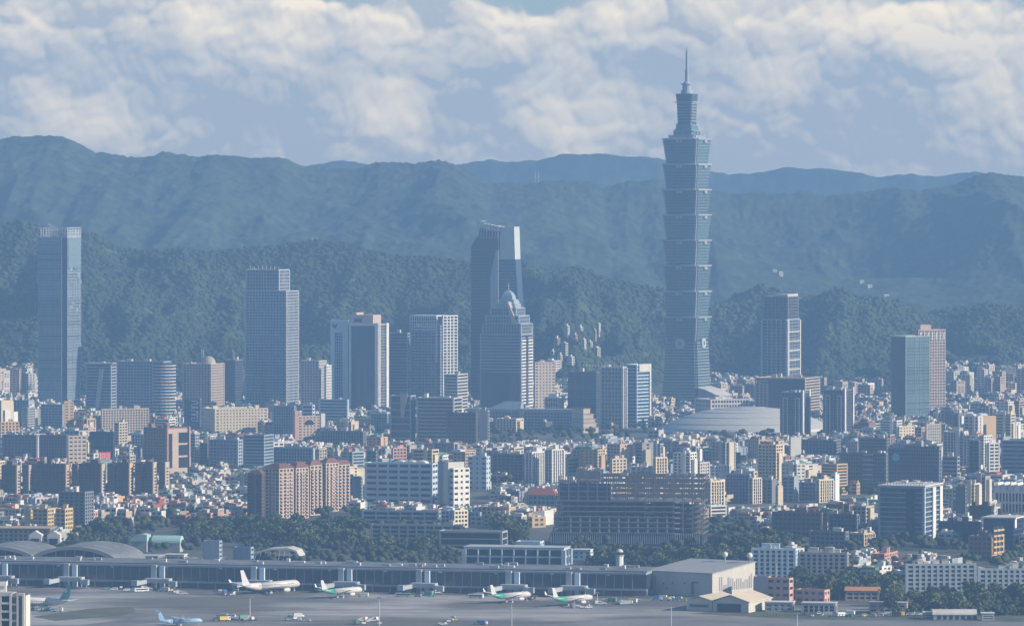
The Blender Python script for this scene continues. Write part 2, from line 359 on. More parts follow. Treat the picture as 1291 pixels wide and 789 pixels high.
GROUNDM = _mat('city_ground', (.07, .07, .07), .95, base2=(.11, .12, .10), var=.3, nscale=.01, rnd_obj=0)
g = MB().poly([(-40000, -3000, 0), (40000, -3000, 0), (40000, 60000, 0), (-40000, 60000, 0)], [(0, 1, 2, 3)]).obj('ground', GROUNDM); struct(g)
if DETAIL:
    hx = hill('near_hill', R1, 9050, 1000, 1500, 1030, 240, 105, 3, 300)
    c1 = clumps('near_hill_forest', mound_pts(*hx, 92000, 5, 1.0), 4.1, CANM, 6); c1['kind'] = 'stuff'; c1['label'] = 'dense green forest covering the nearest hills'
hm = hill('spur_hill', R2B, 11300, 1000, 900, 1030, 160, 30, 23, 420, canopy=4)
h2 = hill('mountain', R2, 12400, 2100, 3000, 1300, 300, 140, 41, 700, tooth=7, canopy=5)
h3 = hill('far_mountain', R3, 16900, 500, 400, 800, 60, 60, 77, 700, tooth=14, canopy=0)
h4 = hill('distant_mountain', [(p, y+7+6*sin(p/90)) for p, y in R3], 17700, 250, 250, 300, 40, 50, 91, 800, tooth=16, canopy=0)
# ------------------------------------------------------------------ haze
hz = MB().box(-4500, 4500, -400, 18200, -1.2, 780)
hm_ = bpy.data.materials.new('haze_air'); hm_.use_nodes = True; nt = hm_.node_tree; nt.nodes.clear()
pv = N(nt, 'ShaderNodeVolumePrincipled'); pv.inputs['Color'].default_value = (.25, .465, .81, 1); pv.inputs['Density'].default_value = HAZE; pv.inputs['Anisotropy'].default_value = 0.0
oo = N(nt, 'ShaderNodeOutputMaterial'); nt.links.new(pv.outputs[0], oo.inputs['Volume'])
hzo = hz.obj('haze', hm_); hzo['kind'] = 'stuff'; hzo['label'] = 'blue summer haze lying over the city and hills'

# ------------------------------------------------------------------ airport surfaces
APM = _mat('apron_concrete', (.33, .32, .31), .9, base2=(.15, .15, .16), var=.3, nscale=.0075, rnd_obj=0)
def apron_material():
    nt = APM.node_tree; b = [n for n in nt.nodes if n.type == 'BSDF_PRINCIPLED'][0]; tc = N(nt, 'ShaderNodeTexCoord'); out = None
    def layer(sx, sy, det, lo, hi, c0, c1):
        mp = N(nt, 'ShaderNodeMapping'); mp.inputs['Scale'].default_value = (sx, sy, 1); mp.inputs['Rotation'].default_value = (0, 0, R(8)); nt.links.new(tc.outputs['Object'], mp.inputs[0])
        n = N(nt, 'ShaderNodeTexNoise'); n.inputs['Scale'].default_value = 1; n.inputs['Detail'].default_value = det; nt.links.new(mp.outputs[0], n.inputs['Vector'])
        r = N(nt, 'ShaderNodeMapRange'); r.inputs[1].default_value = lo; r.inputs[2].default_value = hi; r.inputs[3].default_value = c0; r.inputs[4].default_value = c1; nt.links.new(n.outputs['Fac'], r.inputs[0]); return r.outputs[0]
    a = layer(.0065, .011, 5, .42, .58, .13, .33); c = layer(.004, .06, 4, .35, .65, .72, 1.25); d = layer(.05, .05, 4, .4, .62, .9, 1.08)
    m1 = N(nt, 'ShaderNodeMath', operation='MULTIPLY'); nt.links.new(a, m1.inputs[0]); nt.links.new(c, m1.inputs[1])
    m2 = N(nt, 'ShaderNodeMath', operation='MULTIPLY'); nt.links.new(m1.outputs[0], m2.inputs[0]); nt.links.new(d, m2.inputs[1])
    cc = N(nt, 'ShaderNodeVectorMath', operation='SCALE'); cc.inputs[0].default_value = (1.03, 1.0, .97); nt.links.new(m2.outputs[0], cc.inputs['Scale']); nt.links.new(cc.outputs[0], b.inputs['Base Color'])
apron_material()
def sheet(name, pts, z, m, kind='structure'):
    o = MB().poly([(x, y, z) for x, y in pts], [tuple(range(len(pts)))]).obj(name, m); o['kind'] = kind; return o
sheet('apron', [gp(-300, 900), gp(1600, 900), gp(1400, 773), gp(960, 757), gp(-100, 737.5), gp(-400, 733)], .01, APM)
TAXM = _mat('taxiway_asphalt', (.17, .17, .18), .9, base2=(.21, .21, .21), var=.15, nscale=.02)
GRM = _mat('grass_strip', (.085, .10, .06), .95, base2=(.12, .125, .09), var=.3, nscale=.03)
sheet('taxiway', [gp(620, 792), gp(1500, 800), gp(1500, 782), gp(1000, 776.5), gp(780, 780)], .02, TAXM)
sheet('grass_verge', [gp(868, 773), gp(1000, 780), gp(1500, 786), gp(1500, 776), gp(1000, 768), gp(930, 768)], .03, GRM)
sheet('grass_island', [gp(70, 782), gp(150, 776), gp(172, 770), gp(165, 764), gp(110, 767), gp(40, 777)], .026, GRM)
sheet('worn_turf', [gp(128, 789), gp(330, 776), gp(300, 772), gp(190, 776), gp(90, 789)], .022, TAXM)
MKM = _mat('taxi_line_paint', (.5, .42, .15), .8)
for a, b in (((-40, 771), (560, 766)), ((200, 757), (800, 764)), ((420, 783), (1000, 779)), ((560, 775), (900, 771))):
    (x0, y0), (x1, y1) = gp(*a), gp(*b)
    struct(MB().poly([(x0, y0, .034), (x1, y1, .034), (x1, y1+.6, .034), (x0, y0+.6, .034)], [(0, 1, 2, 3)]).obj('taxi_line', MKM))
# ================================================================== landmark buildings
def L(*a): return list(a)
# ---- supertall pagoda tower
def pagoda_tower():
    D, th = 7700, 24.6; mp = D/FPX
    fp = footprint(837, 876.5, 895, D, th); cx, cy = fp[0], fp[1]
    root = thing('pagoda_skyscraper', 'tallest tower, teal glass in eight stacked flaring sections with a spire', 'skyscraper', (cx, cy, 0), -R(th))
    reg(833, 898, 60, 500, D, 'the supertall pagoda tower', (cx, cy, 56, 56), th)
    g = gm('teal'); st = wm('steel')
    def sect(h, z, c=.13, ox=0, oy=0):   # notched square outline
        k = h*c; q = h*c*.55
        P = []
        for sx, sy in ((1,-1),(1,1),(-1,1),(-1,-1)):
            a = [(h, -(h-k)), (h-q, -(h-k)), (h-q, -(h-q)), (h-k, -(h-q)), (h-k, -h)]
            if (sx, sy) == (1,-1): pts = [(x, y) for x, y in reversed(a)]
            elif (sx, sy) == (1,1): pts = [(x, -y) for x, y in a]
            elif (sx, sy) == (-1,1): pts = [(-x, -y) for x, y in reversed(a)]
            else: pts = [(-x, y) for x, y in a]
            P += pts
        return [(x+ox, y+oy, z) for x, y in P]
    ys = [430.5, 399, 366.5, 334, 302, 269.8, 238, 206, 174]
    zs = [zat(y, D) for y in ys]
    # base: truncated pyramid
    b = MB(); b.loft([sect(28.6, 0), sect(24.3, zs[0])]); b.obj('base', g, root)
    nb = 22
    for i in range(nb):
        t = (i+.5)/nb; h = 28.6+(24.3-28.6)*t
        MB().loft([sect(h+.35, zs[0]*t-.45), sect(h+.35, zs[0]*t+.45)]).obj('floor_ledge', st, root)
    for i in range(8):
        z0, z1 = zs[i], zs[i+1]; s0, s1 = 23.8, 27.8
        MB().loft([sect(s0, z0), sect(s1, z1-2.5)]).obj('section', g, root)
        MB().loft([sect(s1+.5, z1-2.5), sect(s1+1.1, z1-.6), sect(s0+.2, z1-.1)]).obj('section_eave', st, root)
        for k in range(1, 8):
            t = k/8; h = s0+(s1-s0)*t; z = z0+(z1-2.5-z0)*t
            MB().loft([sect(h+.25, z-.25), sect(h+.25, z+.25)]).obj('floor_ledge', wm('bluegrey'), root)
        m = MB()                                     # bright corner fins
        for sx, sy in ((1,-1),(-1,-1),(1,1)):
            m.loft([[(sx*(h*.86)+dx, sy*(h*.86)+dy, z) for dx, dy in ((-.8,-.8),(.8,-.8),(.8,.8),(-.8,.8))] for h, z in ((s0+1.9, z0+.3), (s1+1.9, z1-2.6))])
        m.each('corner_fin', st, root)
        m = MB()                                     # cloud-scroll ornaments in the middle of each eave
        for ax, sg in ((0, -1), (1, 1), (0, 1), (1, -1)):
            for q in (-1, 1):
                p = q*2.6
                if ax == 0: m.cbox(p, sg*(s1+1.3), z1-6.5, 3.6, 1.6, 3.6)
                else: m.cbox(sg*(s1+1.3), p, z1-6.5, 1.6, 3.6, 3.6)
        m.each('eave_ornament', st, root)
    # round coin emblem on each face of the neck
    for ax, sg in ((0, -1), (1, 1), (0, 1), (1, -1)):
        m = MB(); n = 24; z = zs[0]-3; off = 25.4
        rin, rout = 3.2, 7.4
        for i in range(n):
            a0, a1 = 2*pi*i/n, 2*pi*(i+1)/n
            q = []
            for dep in (0, 1.6):
                for r, a in ((rin, a0), (rout, a0), (rout, a1), (rin, a1)):
                    u, v = r*cos(a), z+r*sin(a)
                    q.append((u, sg*(off+dep), v) if ax == 0 else (sg*(off+dep), u, v))
            m.poly(q, [(0,1,2,3),(4,7,6,5),(0,4,5,1),(1,5,6,2),(2,6,7,3),(3,7,4,0)])
        m.obj('coin_emblem', st, root)
        m = MB(); e = off+.8
        if ax == 0: m.cbox(0, sg*(off+.3), z-7.4, 15.5, .9, 14.8)
        else: m.cbox(sg*(off+.3), 0, z-7.4, .9, 15.5, 14.8)
        m.obj('emblem_panel', gm('pale'), root)
    zt = zs[-1]
    MB().loft([sect(21, zt-.5), sect(21.5, zt+4)]).obj('crown_deck', wm('bluegrey'), root)
    MB().loft([sect(15.5, zt+4), sect(15.5, zt+10)]).obj('crown_base', g, root); MB().loft([sect(16.2, zt+10), sect(16.2, zt+11)]).obj('crown_ledge', wm('bluegrey'), root)
    MB().loft([sect(13, zt+11), sect(12.4, zt+18)]).obj('crown_base', g, root); MB().loft([sect(13.2, zt+18), sect(13.2, zt+19)]).obj('crown_ledge', wm('bluegrey'), root)
    m = MB()
    for sx, sy in ((1,-1),(-1,-1),(1,1),(-1,1)):
        m.cyl(sx*13, sy*13, zt+5, zt+13, 2.2, 1.2, 8).cyl(sx*10.5, sy*10.5, zt+12, zt+22, 1.8, 1.2, 8)
        m.cyl(sx*18.5, sy*18.5, zt-1, zt+6, 1.6, .8, 8)
    for k in range(12):
        a = 2*pi*k/12; m.cbox(16*cos(a), 16*sin(a), zt+4.9, 1.3, 1.3, 4)
    m.each('crown_ornament', st, root)
    zu0, zu1 = zt+20, zat(118, D)
    MB().loft([sect(10.4, zu0-.9), sect(11.6, zu1-12), sect(12.6, zu1-1.5), sect(12.6, zu1)]).obj('upper_tower', g, root)
    for k in range(1, 8):
        t = k/8; MB().loft([sect(10.4+1.2*t+.4, zu0+(zu1-10-zu0)*t), sect(10.4+1.2*t+.4, zu0+(zu1-10-zu0)*t+.8)]).obj('floor_ledge', st, root)
    MB().loft([sect(14.2, zu1-12.6), sect(14.4, zu1-11.4)]).obj('upper_gallery', st, root)
    MB().cyl(0, 0, zu1, zu1+5, 9, 8.4, 16).cyl(0, 0, zu1+5, zu1+13, 6.8, 6.4, 16).cyl(0, 0, zu1+13, zu1+15, 8.2, 8.6, 16).cyl(0, 0, zu1+15, zu1+18, 6, 3.2, 16).obj('top_drum', wm('bluegrey'), root)
    MB().cyl(0, 0, zu1+18, zat(86, D), 2.7, 2.4, 12).cyl(0, 0, zat(86, D), zat(64, D), 2.0, 1.7, 12).cyl(0, 0, zat(64, D), zat(58, D), .9, .3, 12).obj('spire', wm('bluegrey'), root)
    # podium mall wing to the right
    m = MB().ext_y([(28.5, 0), (58, 0), (58, 15), (50, 19), (40, 23), (28.5, 26)], -26, 24); m.obj('podium', wm('bluegrey'), root)
    MB().ext_y([(27.5, 26.4), (40, 23.3), (50, 19.3), (60, 14.8), (60, 15.8), (50, 20.4), (40, 24.5), (27.5, 27.6)], -28, 26).obj('podium_roof', wm('offwhite'), root)
pagoda_tower()

# ---- slim glass tower at the left edge
def slim_tower():
    root, w, d, H = bld('glass_tower', 'slim glass skyscraper at the left with a white edge strip and a crane on top', 'skyscraper', 48, 85, 102, 300, 506, 7600, 'the slim left glass tower',
                        th=20, wall='steel', glass='mid', style='glass', fh=4.2, bits=(0, 0), ps=5.5)
    a, b = w/2, d/2
    MB().box(a-9.4, a-7.6, -b-1.2, -b-.2, 0, H+2).obj('edge_strip', wm('white'), root)
    MB().box(a-7.5, a-.3, -b-.7, -b-.2, 0, H).obj('recess_panel', gm('dark'), root)
    r = random.Random(3); m = MB()
    for k in range(26):
        z = H*r.choice([.28, .30, .55, .58, .72, .74, .80, .83, .90, .93])+r.uniform(-6, 6); y0 = r.uniform(-b+1, b-9)
        m.box(a+.14, a+.3, y0, y0+r.uniform(5, 13), z, z+r.uniform(3, 9))
    m.each('cladding_panel', gm('pale'), root)
    m = MB().box(a+.1, a+.55, -b+2, b-.5, H*.83, H*.995).obj('cladding_panel', gm('pale'), root)
    m = MB(); H2 = zat(287, 7600)
    n = 12
    for k in range(n+1):
        x = -a+w*k/n; m.box(x-.3, x+.3, -b-.1, -b+.6, H+1, H2); m.box(x-.3, x+.3, b-.6, b, H+1, H2)
    for k in range(6):
        y = -b+d*k/5; m.box(a-.5, a+.1, y-.3, y+.3, H+1, H2); m.box(-a-.1, -a+.5, y-.3, y+.3, H+1, H2)
    for z in (H+3, H+6.5, H+10, H2-.6):
        m.box(-a-.2, a+.2, -b-.15, -b+.5, z, z+.6); m.box(-a-.2, a+.2, b-.5, b+.05, z, z+.6); m.box(a-.4, a+.15, -b+.5, b-.5, z+.01, z+.59); m.box(-a-.15, -a+.4, -b+.5, b-.5, z+.01, z+.59)
    m.obj('crown_frame', wm('white'), root)
    MB().box(a-14, a, -b+1, b-1, H+1.6, H2-2).obj('crown_screen', gm('pale'), root)
    c = root.matrix_basis; wpos = Matrix.Translation(root.location) @ Matrix.Rotation(-R(20), 4, 'Z') @ Vector((2, 0, H+1.6))
    cr = thing('luffing_crane', 'white luffing crane standing on the roof of the slim left glass tower', 'crane', wpos, -R(20))
    MB().box(-1.3, 1.3, -1.3, 1.3, 0, 6).obj('mast', wm('white'), cr); MB().cbox(.4, 0, 6, 4, 3, 2.6).obj('cab', wm('white'), cr)
    MB().bar((0, 0, 8), (-20, 0, 17.5), 1.1).bar((0, 0, 8.4), (3.5, 0, 13), .8).bar((3.5, 0, 13), (-12, 0, 14.4), .3).obj('jib', wm('white'), cr)
slim_tower()

# ---- curved office complex
def curved_complex():
    root, w, d, H = bld('office_complex', 'long dark blue office complex with a rounded banded right end', 'office building', 147, 206, 216, 457, 527, 7150, 'the rounded office complex', wall='bluegrey', glass='blue', style='grid', fh=4, ps=4.5, pw=.8, bits=(2, 0))
    a, b = w/2, d/2
    m = MB(); g = MB(); n = 18; R0 = 16
    for i in range(int(H/4.2)):
        z = i*4.2
        ring = lambda r, zz: [(a-3+r*cos(2*pi*k/n), -b+9+r*sin(2*pi*k/n), zz) for k in range(n)]
        m.loft([ring(R0, z), ring(R0, z+1.3)])
    m.obj('rounded_balcony', wm('offwhite'), root)
    MB().cyl(a-3, -b+9, 0, H-1, R0-1.2, n=24).obj('rounded_core', gm('blue'), root)
    r2, w2, d2, H2 = bld('office_wing', 'slanted dark office wing with a flat white roof rim, left of the rounded complex', 'office building', 108, 140, 147, 460, 520, 7250, 'the slanted office wing', wall='bluegrey', glass='dark', style='bands', fh=4, bits=(1, 0))
    MB().box(-w2/2-2, w2/2+3, -d2/2-2, d2/2+2, H2+1.7, H2+2.6).obj('roof_rim', wm('offwhite'), r2)
    MB().ext_y([(-6, 0), (0, 0), (8, H2-5), (2, H2-5)], -d2/2-1.6, -d2/2-.2).obj('slanted_fin', wm('steel'), r2)
curved_complex()

# ---- domed pink tower
def domed():
    root, w, d, H = bld('domed_tower', 'dark tower with a lit pink windowed side and a pale dome on its roof', 'tower', 230, 266, 283, 460, 505, 7350, 'the domed pink tower', wall='pinkish', glass='dark', style='grid', fh=3.8, pw=2, bits=(1, 1))
    m = MB(); n = 20
    m.loft([[(w*.18+9.5*cos(t)*cos(2*pi*k/n), 9.5*cos(t)*sin(2*pi*k/n), H+2+9.5*sin(t)) for k in range(n)] for t in [pi/2*i/7 for i in range(7)]+[pi/2*.98]])
    m.obj('dome', wm('beige'), root)
    MB().cyl(w*.18, 0, H, H+2.2, 10.3, n=20).obj('dome_drum', wm('offwhite'), root)
    MB().bar((-2, 0, H), (-3, 0, H+20), .9).bar((0, 0, H), (0, 0, H+19), .9).bar((-3, 0, H+14), (0, 0, H+14), .6).each('roof_mast', wm('offwhite'), root)
    for o in root.children:
        if o.name.startswith('wall'): pass
domed()
r_, w_, d_, H_ = bld('dark_tower', 'plain dark blue tower with a small white mast, left of the big grid tower', 'tower', 281, 297, 306, 455, 505, 7500, 'the plain dark tower', wall='dgrey', glass='dark', style='glass', bits=(1, 1))
MB().bar((0, 0, H_), (0, 0, H_+16), .8).bar((1.6, 0, H_), (1.6, 0, H_+13), .8).each('roof_mast', wm('offwhite'), r_)

# ---- big grid tower
root, w, d, H = bld('grid_tower', 'big square tower of pale blue window grid with a stepped lighter crown', 'skyscraper', 309, 361, 376.5, 368, 508, 7550, 'the big grid tower', wall='steel', glass='blue', style='grid', fh=4.1, ps=4.6, pw=1.0, sp=.34, prj=.45, bits=(0, 0))
up = footprint(309.5, 351, 369, 7552, 20); zt = zat(341, 7550)
c_ = link('crown', None, root, (-w/2+up[2]/2, 0, H+1.7)); facade(c_, up[2], d*.86, zt-H-2, 'steel', 'dark', 'vert', 4.4, ps=4.2)
for ch in list(c_.children): ch.matrix_parent_inverse = Matrix.Identity(4)
m = MB()
for k in range(8): x = -w/2+4+k*6.2; m.cbox(x, -d*.3, zt+.5, .7, .7, 5)
m.each('roof_mast', wm('offwhite'), root)
# ---- small stepped white block
bld('stepped_block', 'mid-rise block with a bright cream windowed side, beside the big grid tower', 'office building', 379, 402, 412, 456, 505, 7300, 'the cream stepped block', wall='offwhite', glass='dark', style='grid', fh=3.8, pw=1.9, bits=(1, 1))
bld('side_block', 'low step attached to the cream side of the mid-rise block beside the grid tower', 'office building', 409, 411, 418, 462, 505, 7285, None, wall='white', glass='dark', style='grid', fh=3.8, pw=1.9, bits=(1, 0))

# ---- hotel tower with white columns
def hotel():
    D = 7350
    root, w, d, H = bld('hotel_tower', 'white-columned glass hotel tower with a beige penthouse and a letter W sign', 'hotel', 441, 477, 489, 410, 506, D, 'the white-columned hotel', wall='offwhite', glass='blue', style='glass', fh=4, ps=4, bits=(0, 0))
    a, b = w/2, d/2
    for x0, x1 in ((-a-.3, -a+2.2), (a-4.5, a+.25)): MB().box(x0, x1, -b-1.6, -b-.05, 0, H+3).obj('column', wm('white'), root)
    MB().box(-a+2.2, a-4.5, -b-1.5, -b-.1, H-1, H+2.6).obj('lintel', wm('white'), root)
    for y0, y1 in ((-b+.1, -b+4), (b-9, b)): MB().box(a+.25, a+1.6, y0, y1, 0, H+2.5).obj('column', wm('white'), root)
    m = MB(); n = 14                           # bowed glass bay
    m.loft([[((-a+3)+(2*a-9)*k/n, -b-1.3*sin(pi*k/n)-.2, z) for k in range(n+1)]+[(a-6, -b+.5, z), (-a+3, -b+.5, z)] for z in (0, H-1.2)]); m.obj('glass_bay', gm('blue'), root)
    MB().box(-a-4, a-9, -b+3, b-3, H+1.6, H+14).box(-a+2, -a+8, -b+5, b-5, H+14.01, H+17).obj('penthouse', wm('pinkish'), root)
    MB().box(-a+5, -a+17, -b+2.7, -b+3.4, H+4, H+9).obj('penthouse_recess', gm('dark'), root)
    r2, w2, d2, H2 = bld('hotel_wing', 'left wing of the white-columned hotel carrying the letter W on its pale top', 'hotel', 417.5, 439, 441.5, 405, 506, D+15, 'the W hotel wing', wall='ltblue', glass='blue', style='glass', fh=4, bits=(0, 0))
    a, b = w2/2, d2/2
    MB().box(-a-.3, -a+5.5, -b-1.4, -b-.1, 0, H2+1).obj('column', wm('ltblue'), r2); MB().box(a-8, a+.3, -b-1.2, -b-.1, 0, H2+1).obj('column', wm('ltblue'), r2)
    MB().box(-a+5.5, a-8, -b-1.3, -b-.1, H2-16, H2+1).obj('top_panel', wm('ltblue'), r2)
    m = MB(); x = -a+6; y = -b-1.9
    P = [(x-3, H2-3), (x-1.4, H2-9.5), (x, H2-5), (x+1.4, H2-9.5), (x+3, H2-3)]
    for p, q in zip(P, P[1:]): m.bar((p[0], y, p[1]), (q[0], y, q[1]), .95)
    m.obj('letter_sign', wm('black'), r2)
hotel()
bld('banded_block', 'dark tower of thin pale blue bands, right of the white-columned hotel', 'office building', 490, 514, 517, 421, 500, 7420, 'the banded tower beside the hotel', wall='bluegrey', glass='dark', style='bands', fh=4.3, bits=(1, 0), sp=.3)

# ---- twin white lattice tower
def lattice_tower():
    D = 7450
    root, w, d, H = bld('lattice_crown_tower', 'blue tower with a white lattice crown above its grey front', 'skyscraper', 517, 550, 560, 412, 500, D, 'the lattice-crowned tower', wall='bluegrey', glass='grey', style='grid', fh=4.2, ps=5, pw=1, bits=(0, 0))
    a, b = w/2, d/2; zt = zat(399, D); m = MB()
    for k in range(13):
        x = -a+w*k/12; m.box(x-.35, x+.35, -b-.3, -b+.3, H-6, zt)
    for k in range(5): z = H-5+k*(zt-H+5)/4.5; m.box(-a-.3, a+.3, -b-.35, -b+.35, z, z+.7)
    m.box(-a-.5, a+.6, -b-.5, b, zt, zt+1.5).box(a-.4, a+1, -b-.6, -b+2.5, H-50, zt)
    m.obj('crown_frame', wm('white'), root)
    r2, w2, d2, H2 = bld('lattice_wing', 'bright white gridded slab standing right of the lattice-crowned tower', 'skyscraper', 557, 558.5, 577, 399, 470, 7440, 'the white gridded slab', wall='white', glass='dark', style='grid', fh=4.2, ps=6, pw=1.6, bits=(0, 0), th=50, sp=.3)
lattice_tower()
bld('low_banded_block', 'lower block of white bands in front of the white gridded slab', 'office building', 560, 577, 590, 473, 503, 7250, 'the white low bands block', wall='offwhite', glass='dark', style='bands', fh=4.2, bits=(1, 0))

# ---- folded dark tower
def folded_tower():
    D, th = 7600, 14
    fp = footprint(594, 628, 636, D, th); w = fp[2]; d = 38
    root = thing('folded_skyscraper', 'tall dark glass tower with a slanted open-frame crown and a paler slab behind', 'skyscraper', (fp[0], fp[1], 0), -R(th))
    reg(594, 658, 277, 505, D, 'the dark folded tower', (fp[0], fp[1], 60, d), th)
    a = w/2; z1 = zat(312, D); z2 = zat(279, D); z3 = zat(284, D); zb = z2-20
    MB().ext_y([(-a, 0), (a, 0), (a, zb-6), (a-4, zb-2), (-a+10, zb), (-a+7, zb-4), (-a, z1)], -d/2, d/2).obj('shaft', gm('dark'), root)
    m = MB()
    for k in range(1, 56):
        z = k*4.6
        if z < z1: m.box(-a-.15, a+.15, -d/2-.25, d/2+.15, z, z+.5)
    m.obj('floor_line', wm('dgrey'), root)
    m = MB()                                    # open-frame crown
    def top(x): return z2-2+(z3-z2)*(x+a-12)/(2*a-12) if x > -a+12 else zb+(z2-zb)*(x+a-6)/6
    for y in (-d/2+.3, d/2-.3):
        for k in range(8):
            x = -a+10+(2*a-10.5)*k/7; m.bar((x, y, zb-5), (x+1.5*(k < 7), y, top(x)), .9)
        m.bar((-a+2, y, zb-12), (-a+12, y, z2), 1.1); m.bar((-a+12, y, z2), (a, y, z3), 1.1); m.bar((-a+8, y, zb+9), (a, y, zb+6), .7)
    for k in range(6): x = -a+12+(2*a-12)*k/5; m.bar((x, -d/2, top(x)), (x, d/2, top(x)), .8)
    m.obj('crown_frame', wm('steel'), root)
    MB().ext_y([(-a+11, zb), (a-1, zb-3), (a-1, z3-9), (-a+12, z2-9)], -d/2+3, d/2-3).obj('crown_plant', gm('dark'), root)
    MB().ext_y([(a-11, 0), (a+.6, 0), (a+.6, zb-22), (a-3, zb-22), (a-9, zb-48), (a-11, zb-60)], -d/2-1.6, -d/2-.1).obj('folded_face', wm('bluegrey'), root)
    za, zc = zat(327, D), zat(286, D); xr = xat(656, D)-fp[0]; 
    MB().ext_y([(a+.6, 0), (a+31, 0), (a+29, za-90), (a+23.5, za), (a+.6, za)], -d/2+8, d/2+2).obj('rear_slab', gm('blue'), root)
    m = MB()
    for k in range(int(za/4.6)): m.box(a+.7, a+23.2, -d/2+7.8, -d/2+8.3, k*4.6, k*4.6+.5)
    m.obj('floor_line', wm('bluegrey'), root)
    MB().ext_y([(a+.7, za), (a+23, za), (a+21.5, zc), (a+.7, zc)], -d/2+7.6, d/2+1.6).obj('slab_top', wm('slabtop_sunlit'), root)  # paler colour in place of sunlight on the slab top
    MB().box(a-3, a+12, -d/2-1, -d/2+7.5, za-100, za-98).obj('fold_ledge', wm('white'), root)
folded_tower()

# ---- stepped pagoda-topped tower with bright end bands
def stepped():
    D, th = 7350, 20
    root, w, d, H = bld('stepped_tower', 'broad banded tower rising in steps to a pointed cap, with white end bands', 'skyscraper', 605, 657, 672, 423, 506, D, 'the stepped banded tower', wall='bluegrey', glass='dark', style='bands', fh=4.3, bits=(0, 0), sp=.42)
    a, b = w/2, d/2
    MB().box(-a+2, a-2, -b-.8, -b-.06, 0, zat(470, D)).obj('lower_wall', gm('blue'), root)
    m = MB()
    for k in range(int(H/4.3)): m.box(a+.05, a+.7, -b+1, -b+d*.38, k*4.29, k*4.29+2.1).box(a+.05, a+.7, b-d*.42, b-1, k*4.29, k*4.29+2.1)
    m.each('end_band', wm('white'), root)
    MB().box(a+.05, a+.5, -b+d*.4, b-d*.44, 0, H).obj('end_recess', gm('dark'), root)
    z = H+1.6; steps = [(.93, 1.0, zat(408, D)), (.80, .9, zat(398, D)), (.62, .75, zat(388, D))]
    for sx, sy, z1 in steps:
        t = link('tier', None, root, (a*.05, 0, z)); facade(t, w*sx, d*sy, z1-z-1.6, 'bluegrey', 'dark', 'vert', 4.5, ps=4); z = z1
    p = [(.46, 0), (.46, 5), (.38, 5.1), (.36, 11), (.28, 11.1), (.25, 16), (.19, 19.5), (.11, 22), (.04, 23.4)]
    m = MB(); m.loft([[(a*.1+sx*w/2*s, sy*d/2*s*1.1, z+dz) for sx, sy in ((-1,-1),(1,-1),(1,1),(-1,1))] for s, dz in p]); m.obj('pointed_cap', wm('bluegrey'), root)
    MB().bar((a*.1, 0, z+23), (a*.1, 0, z+33), .9).obj('finial', wm('white'), root)
    MB().loft([[(a+x, y, zz) for x, y in ((-24,-b+2),(-20,-b+2),(-20,b-2),(-24,b-2))] if i else [(a+x, y, zz) for x, y in ((-8,-b+.5),(-.5,-b+.5),(-.5,b-.5),(-8,b-.5))] for i, zz in ((0, H+1.7), (1, z+8))]).obj('sloping_fin', wm('beige'), root)
    for y in (-b+3, b-3): MB().bar((a-1, y, H), (a-1, y, H+12), 1.1).each('roof_mast', wm('white'), root)
stepped()
bld('beige_office', 'beige tower with small square windows, right of the stepped banded tower', 'office building', 673, 674.5, 700, 458, 499, 7400, 'the beige square-window tower', th=62, wall='beige', glass='dark', style='solid', fh=4.2, bits=(2, 1))

# ---- two-part office complex with vertical fins
def fin_complex():
    r1, *_ = bld('dark_office_block', 'broad dark office block left of the white-finned tower', 'office building', 716, 752, 760, 470, 548, 7050, 'the broad dark office block', wall='dgrey', glass='blue', style='glass', bits=(1, 0))
    root, w, d, H = bld('finned_tower', 'office tower with tall white vertical fins on its front', 'office building', 757, 785, 790, 464, 552, 6950, 'the white-finned tower', wall='offwhite', glass='blue', style='vert', fh=5, ps=4.4, pw=.9, prj=1.0, bits=(1, 0))
    m = MB()
    for k in range(14): m.cbox(-w/2-24+k*4.2, -d/2+2, H+1.6, .7, .7, 2.6)
    m.obj('roof_railing', wm('white'), root)
    r3, w3, d3, H3 = bld('white_edged_tower', 'glass office tower with a bright white edge, right of the white-finned tower', 'office building', 788, 803, 819.5, 461, 548, 7000, 'the white-edged office tower', wall='ltblue', glass='blue', style='bands', fh=4.4, bits=(0, 0), sp=.3, th=35)
    a, b = w3/2, d3/2
    MB().box(a-.2, a+1.6, b-2.4, b+.6, 0, H3+2).obj('edge_column', wm('white'), r3); MB().box(a-.1, a+1.4, -b+4, b-2.4, H3-8, H3+2).obj('top_panel', wm('offwhite'), r3)
    bld('fin_podium', 'low gridded podium in front of the white-edged office tower', 'podium building', 784, 817, 819.5, 544, 560, 6850, None, wall='bluegrey', glass='blue', style='grid', bits=(0, 0))
fin_complex()

